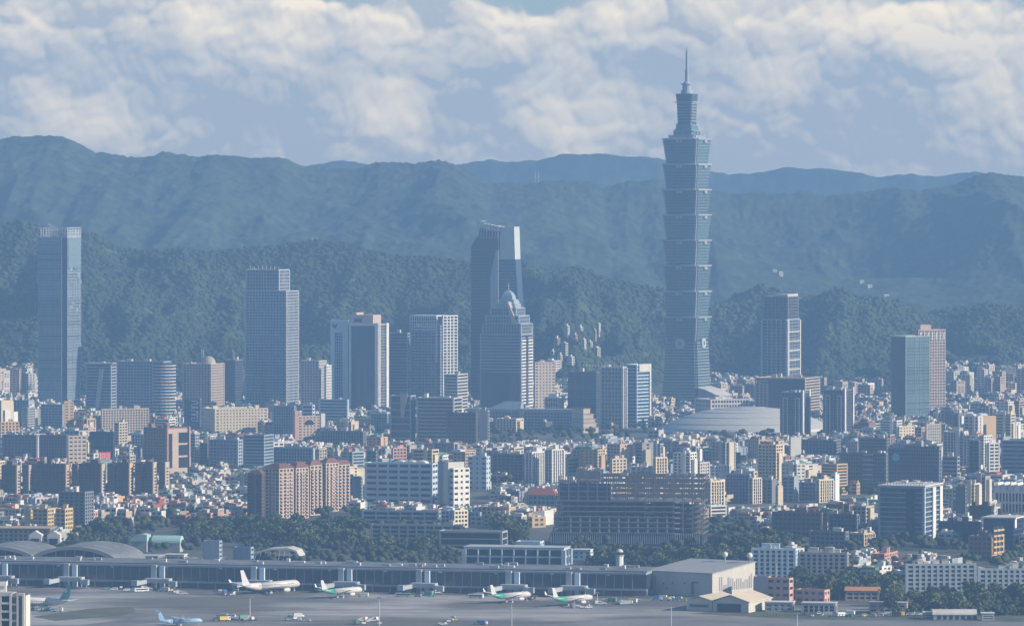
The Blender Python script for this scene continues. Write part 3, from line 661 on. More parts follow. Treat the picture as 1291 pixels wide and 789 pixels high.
# ---- long civic building with stepped lit end
def civic():
    D = 6900
    root, w, d, H = bld('civic_hall', 'long blue gridded civic building with a low roof ridge and a stepped pale end', 'civic building', 590, 724, 729, 521, 562, D, 'the long civic building', th=16, wall='bluegrey', glass='blue', style='grid', fh=4, ps=4.4, pw=.9, bits=(0, 0))
    a, b = w/2, d/2
    MB().box(-a-1.5, a+1, -b-2.5, b+2, H+1.7, H+5).obj('eave', wm('bluegrey'), root)
    MB().loft([[(x*s, y*s, z) for x, y in ((-a*.62,-b*.8),(-a*.02,-b*.8),(-a*.02,b*.8),(-a*.62,b*.8))] for s, z in ((1, H+5.02), (.55, H+14))]).obj('roof_ridge', wm('bluegrey'), root)
    for x in (-a*.02, -a*.85): MB().box(x, x+6, -b-3.2, -b-.2, 0, H+5.5).obj('stair_tower', wm('concrete'), root)
    r2, w2, d2, H2 = bld('roof_pavilion', 'small white colonnaded pavilion block standing behind the long civic building roof', 'pavilion', 687, 704, 710, 502, 514, 7050, None, wall='white', glass='dark', style='vert', fh=6, bits=(0, 0))
    MB().box(-w2*.3, w2*.3, -d2*.3, d2*.3, H2+1.6, H2+6).obj('pavilion_cap', wm('white'), r2)
    fx = footprint(727, 729, 748, 6850, 55)
    st = thing('terraced_end', 'pale beige terraced end block at the right of the long civic building', 'civic building', (fx[0], fx[1], 0), -R(55)); reg(727, 748, 515, 562, 6850, 'the pale terraced block', fx, 55)
    zz = [zat(539, 6850), zat(533, 6850), zat(528, 6850), zat(522, 6850), zat(515, 6850)]; z0 = 0; ww, dd = 26, fx[3]
    for i, z in enumerate(zz):
        f = [1, .86, .78, .66, .45][i]; L_ = dd*f
        MB().box(-ww/2, ww/2, -dd/2, -dd/2+L_, z0+(.8 if i else 0), z-.5).box(-ww/2-.6, ww/2+.6, -dd/2-.5, -dd/2+L_+1, z-.49, z+.3).obj('terrace', wm('beige'), st)
        MB().box(-ww/2+.4, ww/2-.4, -dd/2+.4, -dd/2+L_-.6, z+.31, z+1.6).obj('terrace_window', gm('dark'), st); z0 = z
civic()

# ---- dome stadium
def stadium():
    D = 6780; cx = xat(945, D); m = MB(); n = 64; a, b, h = 118, 92, zat(513, D+60)
    rings = []; 
    def prof(i): r = 1-i/12.4; return r, 3+(h-3)*(1-r**2.3)
    for i in range(13):
        r_, z_ = prof(i); rings.append([(a*r_*cos(2*pi*k/n), b*r_*sin(2*pi*k/n), z_) for k in range(n)])
    root = thing('domed_stadium', 'huge low silver dome stadium with banded metal roof', 'stadium', (cx, D+70, 0), 0)
    reg(838, 1037, 513, 553, D-20, 'the silver dome stadium', (cx, D+70, 215, 180), 0)
    mm = _mat('dome_metal', (.50, .50, .47), .6, .1, var=.08)
    m.loft(rings); o = m.obj('roof', mm, root)
    for p in o.data.polygons: p.use_smooth = len(p.vertices) == 4
    m2 = MB()
    for i in (2, 4, 6, 8, 10):
        c, z_ = prof(i)
        m2.loft([[((a*c+.3)*cos(2*pi*k/n), (b*c+.3)*sin(2*pi*k/n), z_+dz) for k in range(n)] for dz in (-.25, .5)])
    m2.obj('roof_seam', wm('grey'), root)
    MB().loft([[(r*a*cos(2*pi*k/n), r*b*sin(2*pi*k/n), z) for k in range(n)] for r, z in ((1.02, 0), (1.02, 3.4))]).obj('base_ring', wm('bluegrey'), root)
stadium()
bld('white_hall', 'low white hall with square openings standing behind the stadium roof', 'hall', 876, 896, 945, 505, 510, 7050, None, th=66, wall='offwhite', glass='dark', style='grid', fh=6, bits=(3, 1))

# ---- unfinished fluted tower and its base
def fluted():
    D = 7450
    root, w, d, H = bld('fluted_tower', 'dark fluted tower with an unfinished top, small crane and white lattice edge', 'skyscraper', 960, 992, 1008.5, 404, 470, D, 'the dark fluted tower', wall='bluegrey', glass='dark', style='vert', fh=4.4, ps=7, pw=1.2, prj=.9, bits=(0, 0))
    a, b = w/2, d/2
    for y0 in (-b+.2, b-6): MB().box(a+.4, a+1.8, y0, y0+5.5, 0, H).obj('edge_lattice', wm('offwhite'), root)
    for k in range(9): z = 8+k*(H-12)/9; MB().box(a+.5, a+1.5, -b+5.75, b-6.05, z, z+1.6).obj('lattice_rung', wm('offwhite'), root)
    t = link('upper_shaft', None, root, (0, 0, H+1.7)); z2 = zat(374, D)-H-3; facade(t, w*.97, d*.8, z2, 'dgrey', 'dark', 'vert', 4.4, ps=5)
    MB().box(-a*.1, a*.96, -b*.8, b*.78, zat(374, D), zat(372, D)+1).obj('top_slab', wm('offwhite'), root)
    wp = Matrix.Translation(root.location) @ Matrix.Rotation(-R(20), 4, 'Z') @ Vector((-a*.6, 0, H+z2+2))
    c = thing('roof_crane', 'small crane perched on the unfinished top of the dark fluted tower', 'crane', wp)
    MB().box(-.8, .8, -.8, .8, 0, 5).obj('mast', wm('brown'), c); MB().bar((-6, 0, 5), (9, 0, 6), 1).obj('jib', wm('brown'), c)
    r2, w2, d2, H2 = bld('terraced_podium', 'wide brown block with beige terraced bays below the dark fluted tower', 'residential block', 952, 1015, 1034, 478, 513, 7150, 'the beige terraced block', wall='beige', glass='dark', style='bands', fh=4, bits=(3, 1), sp=.5)
    a, b = w2/2, d2/2
    MB().box(-a*.45, a-1, -b-1, -b-.06, 0, H2-2).obj('dark_front', gm('dark'), r2)
    for k in range(4): MB().box(-a+k*5.5, -a+k*5.5+2.4, -b-2.5+k*.3, -b-.06, 0, H2-3-k*1.5).obj('bay_fin', wm('beige'), r2)
fluted()
for i, (p, lab, nk) in enumerate((((984, 1011, 1021, 496, 551), 'left twin of the two dark white-framed towers in front of the stadium', 'the left twin tower'), ((1038, 1064, 1076, 493, 548), 'right twin of the two dark white-framed towers, right of the stadium', 'the right twin tower'))):
    root, w, d, H = bld('framed_tower', lab, 'apartment tower', *p, 6550, nk, wall='dgrey', glass='dark', style='vert', fh=3.6, ps=4, pw=.8, bits=(2, 2), group='twin white-framed towers')
    a, b = w/2, d/2
    m = MB()
    for x in (-a+3, -a*.38, a*.38, a-4): m.box(x, x+1.1, -b-1.2, -b-.4, 0, H-5)
    m.box(-a+3, -a*.38+1.1, -b-1.1, -b-.45, H-6, H-5.01).box(a*.38, a-2.9, -b-1.1, -b-.45, H-6, H-5.01)
    m.obj('white_frame', wm('offwhite'), root)
    for y in (-b+.5, b-5.5): MB().box(a+.3, a+1.4, y, y+4.4, 0, H+4).obj('white_column', wm('white'), root)

# ---- blue glass tower with pink grid neighbour
root, w, d, H = bld('blue_glass_tower', 'smooth pale blue glass tower with a darker left face', 'skyscraper', 1124, 1142, 1172, 425, 530, 7000, 'the smooth blue glass tower', th=52, wall='steel', glass='teal', style='glass', fh=4.2, bits=(0, 0), ps=9, sp=.08)
MB().box(-w/2-.3, w/2-.8, -d/2-.35, -d/2-.14, 0, H).obj('shade_face', gm('dark'), root)  # dark sheet puts the shade of the left face into its colour
root, w, d, H = bld('pink_grid_tower', 'pink gridded tower with a boxy penthouse behind the smooth blue glass tower', 'skyscraper', 1150, 1158, 1192, 417, 517, 7350, 'the pink gridded tower', th=62, wall='pinkish', glass='dark', style='grid', fh=4, ps=4, pw=1.3, bits=(0, 0))
MB().box(-w/2+3, w/2-1, -d/2+4, -d*.02, H+1.7, H+8).obj('penthouse', wm('pinkish'), root)
m = MB()
for k in range(7): y = -d/2+3+(d-6)*k/6; m.box(w/2+.2, w/2+.8, y-.8, y+.8, H-13, H-2)
m.each('top_pier', wm('white'), root)
bld('small_cream_tower', 'small cream gridded tower in front of the smooth blue glass tower', 'office building', 1167, 1168, 1186, 536, 561, 6300, 'the small cream gridded tower', th=62, wall='cream', glass='pale', style='grid', fh=3.4, ps=3.2, pw=.7, bits=(2, 0))

# ---- dark office with teal round logo
def dark_office():
    root, w, d, H = bld('dark_office', 'wide dark office building with a round teal emblem and a planted roof', 'office building', 1119, 1184, 1187, 567, 612, 5500, 'the dark office with the teal emblem', wall='dgrey', glass='grey', style='grid', fh=3.8, ps=2.6, pw=.5, sp=.3, bits=(0, 0))
    a, b = w/2, d/2
    for k in range(4): MB().box(-a+4+k*8, -a+11+k*8, -b+4, -b+12, H+.5, H+6+(k % 2)*3).obj('roof_hut', wm('grey'), root)
    EM = _mat('teal_emblem', (.05, .55, .62), .5)
    m = MB(); z = zat(577, 5500); x = -a+9; n = 20
    m.poly([(x+4.2*cos(2*pi*k/n), -b-.5, z+4.2*sin(2*pi*k/n)) for k in range(n)]+[(x+4.2*cos(2*pi*k/n), -b-1.3, z+4.2*sin(2*pi*k/n)) for k in range(n)],
           [tuple(range(n)), tuple(n+i for i in range(n))]+[(i, (i+1) % n, n+(i+1) % n, n+i) for i in range(n)])
    em = m.obj('emblem', EM, root)
    MB().poly([(x, -b-1.6, z+2.6), (x-2.2, -b-1.6, z), (x, -b-1.6, z-2.6), (x+2.2, -b-1.6, z), (x, -b-1.35, z+2.6), (x-2.2, -b-1.35, z), (x, -b-1.35, z-2.6), (x+2.2, -b-1.35, z)],
              [(0,1,2,3),(4,7,6,5),(0,4,5,1),(1,5,6,2),(2,6,7,3),(3,7,4,0)]).obj('emblem_mark', wm('teal'), em)
    m = MB(); r = random.Random(4)
    P = np.array([(r.uniform(-a*.3, a-2), r.uniform(-b+1, b-1), H+2.2) for _ in range(90)])
    cl = clumps('roof_planting', P, 1.6, CANM, 5); cl.parent = root
    r2, w2, d2, H2 = bld('dark_annex', 'plain dark block with a short ladder of pale bands, left of the teal-emblem office', 'office building', 1058, 1117, 1119.5, 573, 632, 5450, 'the plain dark block', wall='dgrey', glass='grey', style='grid', fh=3.8, ps=2.6, pw=.5, sp=.35, bits=(2, 0))
    for k in range(6): MB().box(w2*.02, w2*.22, -d2/2-1, -d2/2-.2, H2*.35+k*5, H2*.35+k*5+1.6).obj('pale_band', wm('bluegrey'), r2)
dark_office()

# ---- blue banded tower, right front
def front_tower():
    root, w, d, H = bld('front_glass_tower', 'dark blue banded glass tower with a white right side, nearest on the right', 'office tower', 1107, 1165, 1187, 616, 704, 4700, 'the near blue glass tower', wall='bluegrey', glass='blue', style='bands', fh=4.1, bits=(1, 0), sp=.26)
    a, b = w/2, d/2
    MB().box(a-16, a-9, -b-1.2, -b-.1, 0, H-3).obj('glass_bay', gm('dark'), root)
    MB().box(a-.6, a+.9, -b-.7, -b+1.6, 0, H+1).obj('corner_column', wm('white'), root)
    for y0, y1 in ((-b+d*.45, -b+d*.62), (-b+d*.86, b+.2)): MB().box(a+.02, a+1.1, y0, y1, 0, H).obj('side_column', wm('white'), root)
    MB().box(-a-.5, a+1.5, -b-1.5, b+.5, H+1.7, H+2.7).obj('roof_rim', wm('white'), root)
    m = MB()
    for k in range(16): m.cbox(-a+1+k*(w-2)/15, -b-.9, H+2.7, .5, .5, 2.2)
    m.box(-a+.5, a-.5, -b-1.1, -b-.7, H+4.9, H+5.3); m.obj('roof_railing', wm('offwhite'), root)
front_tower()
# ================================================================== mid-distance buildings picked out one by one
B = bld
# left part
B('cream_office', 'wide cream office slab with a regular grid of dark windows and a roof block', 'office building', 254, 271, 338, 517, 551, 6650, 'the wide cream slab', th=66, wall='cream', glass='dark', style='solid', fh=3.7, ps=4.2, pw=2.2, bits=(3, 1))
def number_block():
    root, w, d, H = B('dark_sign_block', 'dark glass block carrying big white outlined numerals 252 turned sideways', 'office building', 232, 252, 254, 504, 545, 6800, 'the dark block with white numerals', wall='dgrey', glass='blue', style='glass', bits=(0, 0))
    a, b = w/2, d/2; x0 = a-11; z = H-1; W_, S_ = 7.5, 8.0; t = 1.3
    pats = {'2': [(0,1,1,1),(1,1,1,.5),(1,.5,0,.5),(0,.5,0,0),(0,0,1,0)], '5': [(1,1,0,1),(0,1,0,.5),(0,.5,1,.5),(1,.5,1,0),(1,0,0,0)]}
    for i, c in enumerate('252'):
        m = MB(); zt = z-i*(S_+.8)
        for (xa, za, xb, zb) in pats[c]:
            xs = sorted((xa, xb)); zs_ = sorted((za, zb))
            m.box(x0+xs[0]*W_-t/2, x0+xs[1]*W_+t/2, -b-.9, -b-.3, zt-S_+zs_[0]*S_*.94-t/2, zt-S_+zs_[1]*S_*.94+t/2)
        m.obj('numeral_frame', wm('white'), root)
number_block()
B('beige_slab', 'long beige gridded residential slab with small roof turrets', 'apartment block', 127, 128.5, 188, 517, 548, 6700, 'the beige turreted slab', th=66, wall='beige', glass='dark', style='grid', fh=3.3, ps=3.6, bits=(4, 2))
B('pale_point_block', 'narrow pale cream point block with many small windows, in front of the beige turreted slab', 'apartment tower', 144, 150, 161, 534, 566, 6350, 'the pale cream point block', wall='cream', glass='dark', style='grid', fh=3.3, th=40, bits=(1, 1))
B('orange_slab', 'narrow orange-beige tower end between dark blocks below the slim glass tower', 'apartment tower', 80, 81, 93, 508, 537, 6800, 'the orange-beige tower end', th=60, wall='tan', glass='grey', style='solid', bits=(1, 0))
B('dark_flat_block', 'dark flat block with white water tanks left of the orange-beige tower end', 'office building', 52, 79, 80, 511, 545, 6780, 'the dark tank-topped block', wall='bluegrey', glass='dark', style='grid', fh=3.5, bits=(1, 3))
B('grey_point_block', 'grey point block with a pale lit edge near the left frame edge', 'apartment tower', 28, 35, 44, 515, 545, 6750, 'the grey left point block', wall='grey', glass='dark', style='grid', fh=3.3, bits=(2, 1))
B('tan_roofline_block', 'ochre and white low block at the far left edge below the hill houses', 'apartment block', 0, 1, 24, 533, 552, 6400, 'the ochre left-edge block', th=60, wall='tan', glass='dark', style='apt', bits=(2, 1))
B('dark_long_block', 'long dark office block at the left edge behind the row of apartments', 'office building', 3, 46, 48, 550, 582, 5980, 'the long dark left block', wall='dgrey', glass='grey', style='grid', bits=(3, 1))
B('dark_second_block', 'dark ribbed office block between the long dark left block and the beige framed block', 'office building', 50, 84, 86, 550, 582, 5960, 'the dark ribbed block', wall='dgrey', glass='grey', style='vert', bits=(1, 0))
B('beige_framed_block', 'beige framed block with a deep grid of square windows, standing above the apartment row', 'office building', 85, 86.5, 109, 551, 590, 5850, 'the beige framed block', th=62, wall='beige', glass='dark', style='solid', fh=4.4, ps=5, pw=2.2, bits=(0, 0))
B('teal_block', 'dark teal flat block with a bright roof rim, right of the beige framed block', 'office building', 113, 143, 145, 546, 585, 6050, 'the dark teal block', wall='navy', glass='blue', style='glass', bits=(0, 0))
def pink_arch_tower():
    root, w, d, H = B('pink_framed_tower', 'pink tower with tall dark recessed bays framed in its lit side', 'apartment tower', 181, 209, 238, 541, 603, 5850, 'the pink framed tower', wall='brown', glass='grey', style='grid', th=42, fh=3.4, bits=(3, 1))
    a, b = w/2, d/2
    MB().box(a+.1, a+.6, -b, b, 0, H).obj('side_wall', wm('pinkish'), root)  # pink sheet painted for the sunlit side, the front stays a darker brown
    for y0, y1 in ((-b+2.5, -b+9), ): MB().box(a+.61, a+1.1, y0, y1, 6, H-5).obj('dark_bay', gm('dark'), root)
    for k in range(3): MB().box(a+.61, a+1.1, b-16, b-2.5, 6+k*(H-8)/3, 6+(k+.84)*(H-8)/3).obj('dark_bay', gm('dark'), root)
    MB().box(a+.61, a+2.6, -b, -b+1.6, 0, H+2).box(a+.61, a+2.6, b-1.6, b, 0, H+2).each('frame_post', wm('salmon'), root)
pink_arch_tower()
B('white_edge_block', 'grey office with a thin lit zigzag edge, right of the pink framed tower', 'office building', 240, 246, 251, 548, 592, 6100, 'the zigzag-edged block', wall='grey', glass='dark', style='grid', bits=(2, 1))
B('blue_office', 'blue-grey gridded office right of the zigzag-edged block', 'office building', 263, 300, 306, 556, 596, 5900, 'the blue-grey gridded office', wall='bluegrey', glass='blue', style='grid', bits=(2, 1))
B('blue_office_wing', 'narrow dark wing on the left of the blue-grey gridded office', 'office building', 252, 262, 263, 560, 592, 5950, None, wall='dgrey', glass='dark', style='grid', bits=(0, 0))
B('grey_striped_block', 'grey striped slab with an orange-pink lit end below the wide cream slab', 'apartment tower', 307, 333, 345, 550, 592, 5700, 'the orange-ended slab', wall='bluegrey', glass='blue', style='bands', fh=3.5, bits=(0, 0))
def orange_end():
    o = [x for x in COL.objects if x.name == 'grey_striped_block'][0]
    MB().box(18, 22, -16, -4, 0, 53).obj('end_wall', wm('tan'), o)
B('mid_long_block', 'long dark ribbed block right of the orange-ended slab', 'office building', 344, 395, 396, 566, 586, 5750, 'the dark ribbed long block', wall='bluegrey', glass='dark', style='vert', bits=(3, 2))
def arch_tower():
    root, w, d, H = B('pink_arch_block', 'pink block with a dark rounded arch near its top and pale side towers', 'apartment block', 373, 376, 404, 526, 562, 6500, 'the pink arched block', th=60, wall='pinkish', glass='dark', style='solid', bits=(0, 0))
    a, b = w/2, d/2
    m = MB(); n = 12; m.poly([(a+.9, 6*cos(pi*k/n), H-9+6*sin(pi*k/n)) for k in range(n+1)]+[(a+.3, 6*cos(pi*k/n), H-9+6*sin(pi*k/n)) for k in range(n+1)],
        [tuple(range(n+1)), tuple(n+1+i for i in reversed(range(n+1)))]+[(i, n+1+i, n+2+i, i+1) for i in range(n)]); m.obj('dark_arch', gm('dark'), root)
    MB().box(-a, a+1, -b-5, -b-.3, 0, H+8).obj('side_tower', wm('salmon'), root); MB().box(-a, a+1, b+.3, b+6, 0, H+4).obj('side_tower', wm('offwhite'), root)
arch_tower()
B('pale_tower_behind_arch', 'pale blue block with dashes of window, rising behind the pink arched block', 'office building', 381, 394, 397, 512, 540, 6600, 'the pale dashed block', wall='ltblue', glass='dark', style='bands', fh=4.4, bits=(1, 1))
B('dark_hip_block', 'dark block left of the pink arched block', 'office building', 344, 371, 373, 513, 556, 6620, 'the dark block left of the arch', wall='bluegrey', glass='blue', style='vert', bits=(1, 0))
B('pale_banded_low', 'low pale blue banded office below the white-columned hotel', 'office building', 402, 438, 440, 505, 533, 6900, 'the low pale banded office', wall='ltblue', glass='blue', style='bands', fh=4, bits=(1, 1))
B('dark_mass_block', 'broad dark block with a cluttered white roof below the hotel', 'office building', 404, 458, 461, 545, 566, 6350, 'the broad cluttered-roof block', wall='dgrey', glass='dark', style='vert', bits=(5, 3))
B('teal_roof_block', 'squat teal block under the banded tower beside the hotel', 'office building', 467, 488, 490, 522, 548, 6650, 'the squat teal block', wall='teal', glass='teal', style='glass', bits=(1, 1))
def banded_pair():
    r, w, d, H = B('tilted_band_block', 'dark block with four thin white ledges and a pale slanted patch at its top left', 'office building', 492, 518, 524, 500, 562, 6500, 'the thin-ledged dark block', wall='bluegrey', glass='dark', style='bands', fh=8.4, sp=.16, bits=(0, 0))
    MB().ext_y([(w*.02, H-24), (w*.18, H-24), (w*.36, H+4), (w*.0, H+4)], -d/2-1.2, -d/2-.1).obj('slanted_panel', wm('beige'), r)
    B('long_band_block', 'wide dark office of close white horizontal ledges, right of the thin-ledged dark block', 'office building', 525, 572, 583, 503, 560, 6480, 'the wide white-ledged office', wall='offwhite', glass='dark', style='bands', fh=4.4, sp=.28, bits=(2, 0))
    B('dark_lattice_block', 'black scaffold-dark block right of the wide white-ledged office', 'office building', 563, 600, 602, 522, 560, 6300, 'the scaffold-dark block', wall='dbrown', glass='dark', style='grid', fh=4.2, bits=(0, 1))
    B('plain_concrete_slab', 'plain narrow grey concrete slab in front of the long civic building', 'lift tower', 604, 615, 617, 519, 560, 6350, 'the plain concrete slab', wall='concrete', glass='dark', style='glass', blank='f', bits=(1, 0))
banded_pair()
# billboard
def billboard():
    x, y = gp(131, 621); r = thing('billboard', 'rooftop billboard, red panel with white lettering above a teal panel', 'billboard', (x, y, 0), R(30))
    z0, z1 = zat(588, y), zat(566, y); zm = z0+(z1-z0)*.36
    MB().box(-5, 5, -1, 6, 0, z0-.5).obj('support_tower', wm('grey'), r)
    MB().box(-6.4, 6.4, -2, -1, zm, z1-3).obj('red_panel', _mat('billboard_red', (.62, .06, .06), .6), r); MB().box(-6.4, 6.4, -2, -1, z0, zm-.2).obj('teal_panel', _mat('billboard_teal', (.05, .42, .42), .6), r)
    rr = random.Random(9)
    for row, zz in ((0, z1-5.3), (1, z1-8.6), (2, zm-2.6)):
        m = MB()
        for k in range(5):
            cx = -4.8+k*2.3
            m.box(cx-.8, cx+.8, -2.3, -2.05, zz, zz+.35).box(cx-.15, cx+.15, -2.3, -2.05, zz-1.3, zz-.01)
            if rr.random() < .7: m.box(cx-.7, cx+.7, -2.3, -2.05, zz-1.75, zz-1.4)
            if rr.random() < .6: m.box(cx-.6, cx-.35, -2.3, -2.05, zz-1.3, zz-.2)
        m.obj('lettering', wm('white'), r)
billboard()
# row of slab apartments: fronts darkened for shade, two end strips painted paler as sunlit
for i, (pl, pc, pr, pc2, pr2) in enumerate(((2, 20, 26, 32, 38), (40, 82, 88, 93, 99), (101, 127, 133, 138, 145), (147, 162, 168, 173, 180), (182, 192, 198, 202, 208))):
    nm = ['leftmost', 'second from the left', 'middle', 'fourth from the left', 'rightmost'][i]
    yt = 588-i; lab = nm+' of the five brown slab apartments with twin lit strips, left side'
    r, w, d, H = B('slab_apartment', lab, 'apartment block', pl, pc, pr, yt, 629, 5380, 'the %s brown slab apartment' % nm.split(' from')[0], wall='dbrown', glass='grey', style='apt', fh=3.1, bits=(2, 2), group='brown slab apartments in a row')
    wing = link('stair_wing', None, r, (w/2+6, 4+d/2, 0)); facade(wing, 6, d, H, 'dbrown', 'grey', 'apt', 3.1)
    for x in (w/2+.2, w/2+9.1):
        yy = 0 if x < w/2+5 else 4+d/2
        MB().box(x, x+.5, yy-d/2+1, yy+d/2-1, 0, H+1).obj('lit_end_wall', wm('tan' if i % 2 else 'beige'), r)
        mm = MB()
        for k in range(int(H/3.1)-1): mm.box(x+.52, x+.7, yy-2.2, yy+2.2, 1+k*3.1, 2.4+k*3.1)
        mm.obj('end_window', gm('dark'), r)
B('tan_cube_block', 'dark block with a bright ochre end wall just right of the low left blocks', 'apartment block', 74, 107, 118, 622, 662, 4800, 'the ochre-ended block', wall='dgrey', glass='dark', style='apt', fh=3.2, bits=(2, 2))
B('ochre_twin_block', 'low ochre and blue block at the left, behind the gabled hall', 'apartment block', 31, 39, 41, 645, 661, 4760, 'the low ochre block', wall='ochre', glass='dark', style='solid', blank='f', bits=(0, 1))
B('blue_mid_block', 'low blue fronted block between ochre walls at the left', 'apartment block', 41, 60, 68, 643, 661, 4780, 'the low blue fronted block', wall='ochre', glass='blue', style='grid', bits=(1, 1))
B('ochre_small_block', 'small ochre-walled block just left of the ochre-ended block', 'apartment block', 70, 82, 92, 643, 661, 4740, 'the small ochre-walled block', wall='ochre', glass='dark', style='grid', bits=(1, 0))
B('cream_edge_tower', 'bright cream striped tower end cut by the left frame edge', 'apartment tower', -20, -4, 6, 583, 622, 5400, 'the cream left-edge tower', wall='cream', glass='dark', style='grid', bits=(0, 0))
# pink-lit apartment estate with dark red roofs; shaded front parts painted darker brown
units = ((312, 330, 335, 598, 655, 5030), (334, 352, 370, 590, 662, 4990), (364, 373, 389, 589, 658, 5040), (383, 391, 406, 586, 655, 5090), (404, 411, 427, 583, 650, 5150), (421, 426, 441, 585, 648, 5210))
for i, (pl, pc, pr, yt, yv, D) in enumerate(units):
    nm = ['leftmost, plain dark', 'second', 'third', 'fourth', 'fifth', 'rightmost'][i]
    r, w, d, H = B('balcony_apartment', nm+' tower of the pink balconied estate with dark red roofs', 'apartment tower', pl, pc, pr, yt+2, yv, D, 'the pink balconied estate', th=(22 if i == 0 else 40), wall='dbrown' if i == 0 else 'pinkish', glass='dark', style='apt', fh=3.15, sp=.35, bits=(0, 1), group='towers of the pink balconied estate')
    a, b = w/2, d/2
    MB().loft([[(sx*(a+1.2)*s, sy*(b+1.2)*s, z) for sx, sy in ((-1,-1),(1,-1),(1,1),(-1,1))] for s, z in ((1, H+1.7), (.45, H+5.5))]).obj('hipped_roof', wm('rust'), r)
    if i:
        nf = int(H/3.15); bm_ = MB().box(0, 1.5, -1.7, 1.7, 0, 1.15).box(.0, 1.4, -1.6, 1.6, 1.15, 1.25).mesh('balcony', wm('pinkish')); ny = 3
        for q in range(ny):
            for k in range(1, nf):
                link('balcony', bm_, r, (a+.1, -b+d*(q+.5)/ny, k*3.15))
        fm = MB().box(-1.6, 1.6, -1.3, 0, 0, 1.1).mesh('front_balcony', wm('brown'))  # darker copy of the balcony, shade of the front put into its colour
        for k in range(1, nf, 1): link('front_balcony', fm, r, (-a*.3, -b-.1, k*3.15))
    else: MB().box(-a*.1, a*.15, -b-1.6, -b-.1, 0, H+3).obj('stair_core', wm('dbrown'), r)
# white offices in the middle
def white_office():
    r, w, d, H = B('white_office', 'white office block with eight rows of wide dark windows and a bright narrow end', 'office building', 460, 545, 552, 586, 640, 5250, 'the white wide-window office', th=14, wall='ltblue', glass='dark', style='grid', fh=5.4, ps=11, pw=2.0, sp=.55, bits=(0, 0))
    m = MB()
    for c in (-.02, .14, .3):
        n = 8; x0 = w*c; m.loft([[(x0+6*cos(pi*k/n), y, H+1.2+2.6*sin(pi*k/n)) for k in range(n+1)] for y in (-d*.3, d*.3)])
    m.each('roof_vault', wm('white'), r)
    D = 5200; x = xat(561, D)
    c = thing('round_tower', 'plain grey rounded tower joined between the white office and its right wing', 'tower', (x, D+12, 0)); reg(552, 569, 583, 640, D, None, (x, D+12, 16, 16), 0)
    H2 = zat(584, D); MB().cyl(0, 0, 0, H2, 7.2, n=24).cyl(0, 0, H2+.01, H2+1.2, 7.6, n=24).obj('shaft', wm('bluegrey'), c)
    mm = MB()
    for k in range(10): mm.cyl(0, 0, k*5.6+2, k*5.6+2.25, 7.3, n=24)
    mm.obj('joint_line', wm('grey'), c)
    r3, w3, d3, H3 = B('white_office_wing', 'white right wing of the office with small dark window pairs and a pale grey flank', 'office building', 566, 572, 592, 592, 645, 5180, 'the white small-window wing', th=48, wall='white', glass='dark', style='solid', fh=5.2, ps=7, pw=3.4, bits=(0, 0))
    MB().box(-w3/2-3, -w3/2+1.5, -d3/2-2.2, d3/2-2, 0, H3+7).obj('stair_core', wm('offwhite'), r3)
    B('grey_square_office', 'pale blue-grey block dotted with small square windows, behind the white office wing', 'office building', 590, 613, 618, 577, 640, 5500, 'the square-dotted grey block', wall='ltblue', glass='dark', style='solid', fh=5.2, ps=6, pw=4, bits=(2, 1))
    B('navy_back_block', 'dark slab behind the left end of the white wide-window office', 'office building', 462, 474, 476, 570, 590, 5600, 'the dark slab behind the white office', wall='dgrey', glass='dark', style='grid', bits=(1, 0))
    B('salmon_block', 'small salmon block poking above the white wide-window office', 'apartment block', 494, 495, 512, 566, 584, 5900, 'the small salmon block', th=50, wall='salmon', glass='dark', style='grid', bits=(2, 1))
    B('long_low_block', 'long low blue-grey building of window bands in front of the white office', 'school building', 456, 553, 556, 646, 664, 4930, 'the long low banded building', th=12, wall='bluegrey', glass='dark', style='grid', ps=12, pw=1, fh=4, bits=(3, 1))
    B('cream_low_block', 'small cream low building with window pairs at the right end of the long banded building', 'school building', 571, 572, 589, 645, 661, 4900, 'the small cream low building', th=45, wall='cream', glass='dark', style='grid', fh=4, bits=(1, 0))
    B('front_low_block', 'pale long low building partly hidden by trees, nearest below the white office', 'school building', 467, 583, 586, 664, 682, 4680, 'the pale low building by the trees', th=12, wall='grey', glass='dark', style='grid', ps=8, fh=4, bits=(2, 0))
    B('open_gallery_block', 'dark open-gallery building with long horizontal decks left of the unfinished frame', 'car park', 553, 633, 640, 672, 695, 4560, 'the open-gallery building', th=12, wall='grey', glass='dark', style='bands', fh=5.5, sp=.2, bits=(0, 0))
white_office()
B('dark_twin_block', 'dark residential slab cluster left of the bright ribbed towers', 'apartment tower', 620, 661, 664, 574, 616, 5650, 'the dark slab cluster', wall='dgrey', glass='dark', style='vert', ps=5, fh=3.2, bits=(4, 3))
B('bright_ribbed_tower', 'left of the two bright white ribbed apartment towers above the red roof', 'apartment tower', 663, 671, 689, 571, 617, 5580, 'the left bright ribbed tower', th=45, wall='white', glass='dark', style='vert', ps=3.4, pw=1.4, fh=3.2, prj=.9, bits=(2, 2))
B('bright_ribbed_tower', 'right of the two bright white ribbed apartment towers above the red roof', 'apartment tower', 688, 696, 711, 568, 618, 5560, 'the right bright ribbed tower', th=45, wall='white', glass='dark', style='vert', ps=3.4, pw=1.4, fh=3.2, prj=.9, bits=(2, 2))
def red_roof():
    r, w, d, H = B('red_roofed_hall', 'grey hall with a red tiled hipped roof beside the unfinished frame building', 'school building', 665, 700, 706, 626, 645, 5250, 'the red-roofed hall', wall='grey', glass='dark', style='grid', bits=(0, 0))
    MB().loft([[(sx*(w/2+1)*s, sy*(d/2+1)*q, z) for sx, sy in ((-1,-1),(1,-1),(1,1),(-1,1))] for s, q, z in ((1, 1, H+1.7), (.6, .1, H+8))]).obj('tiled_roof', wm('redroof'), r)
red_roof()
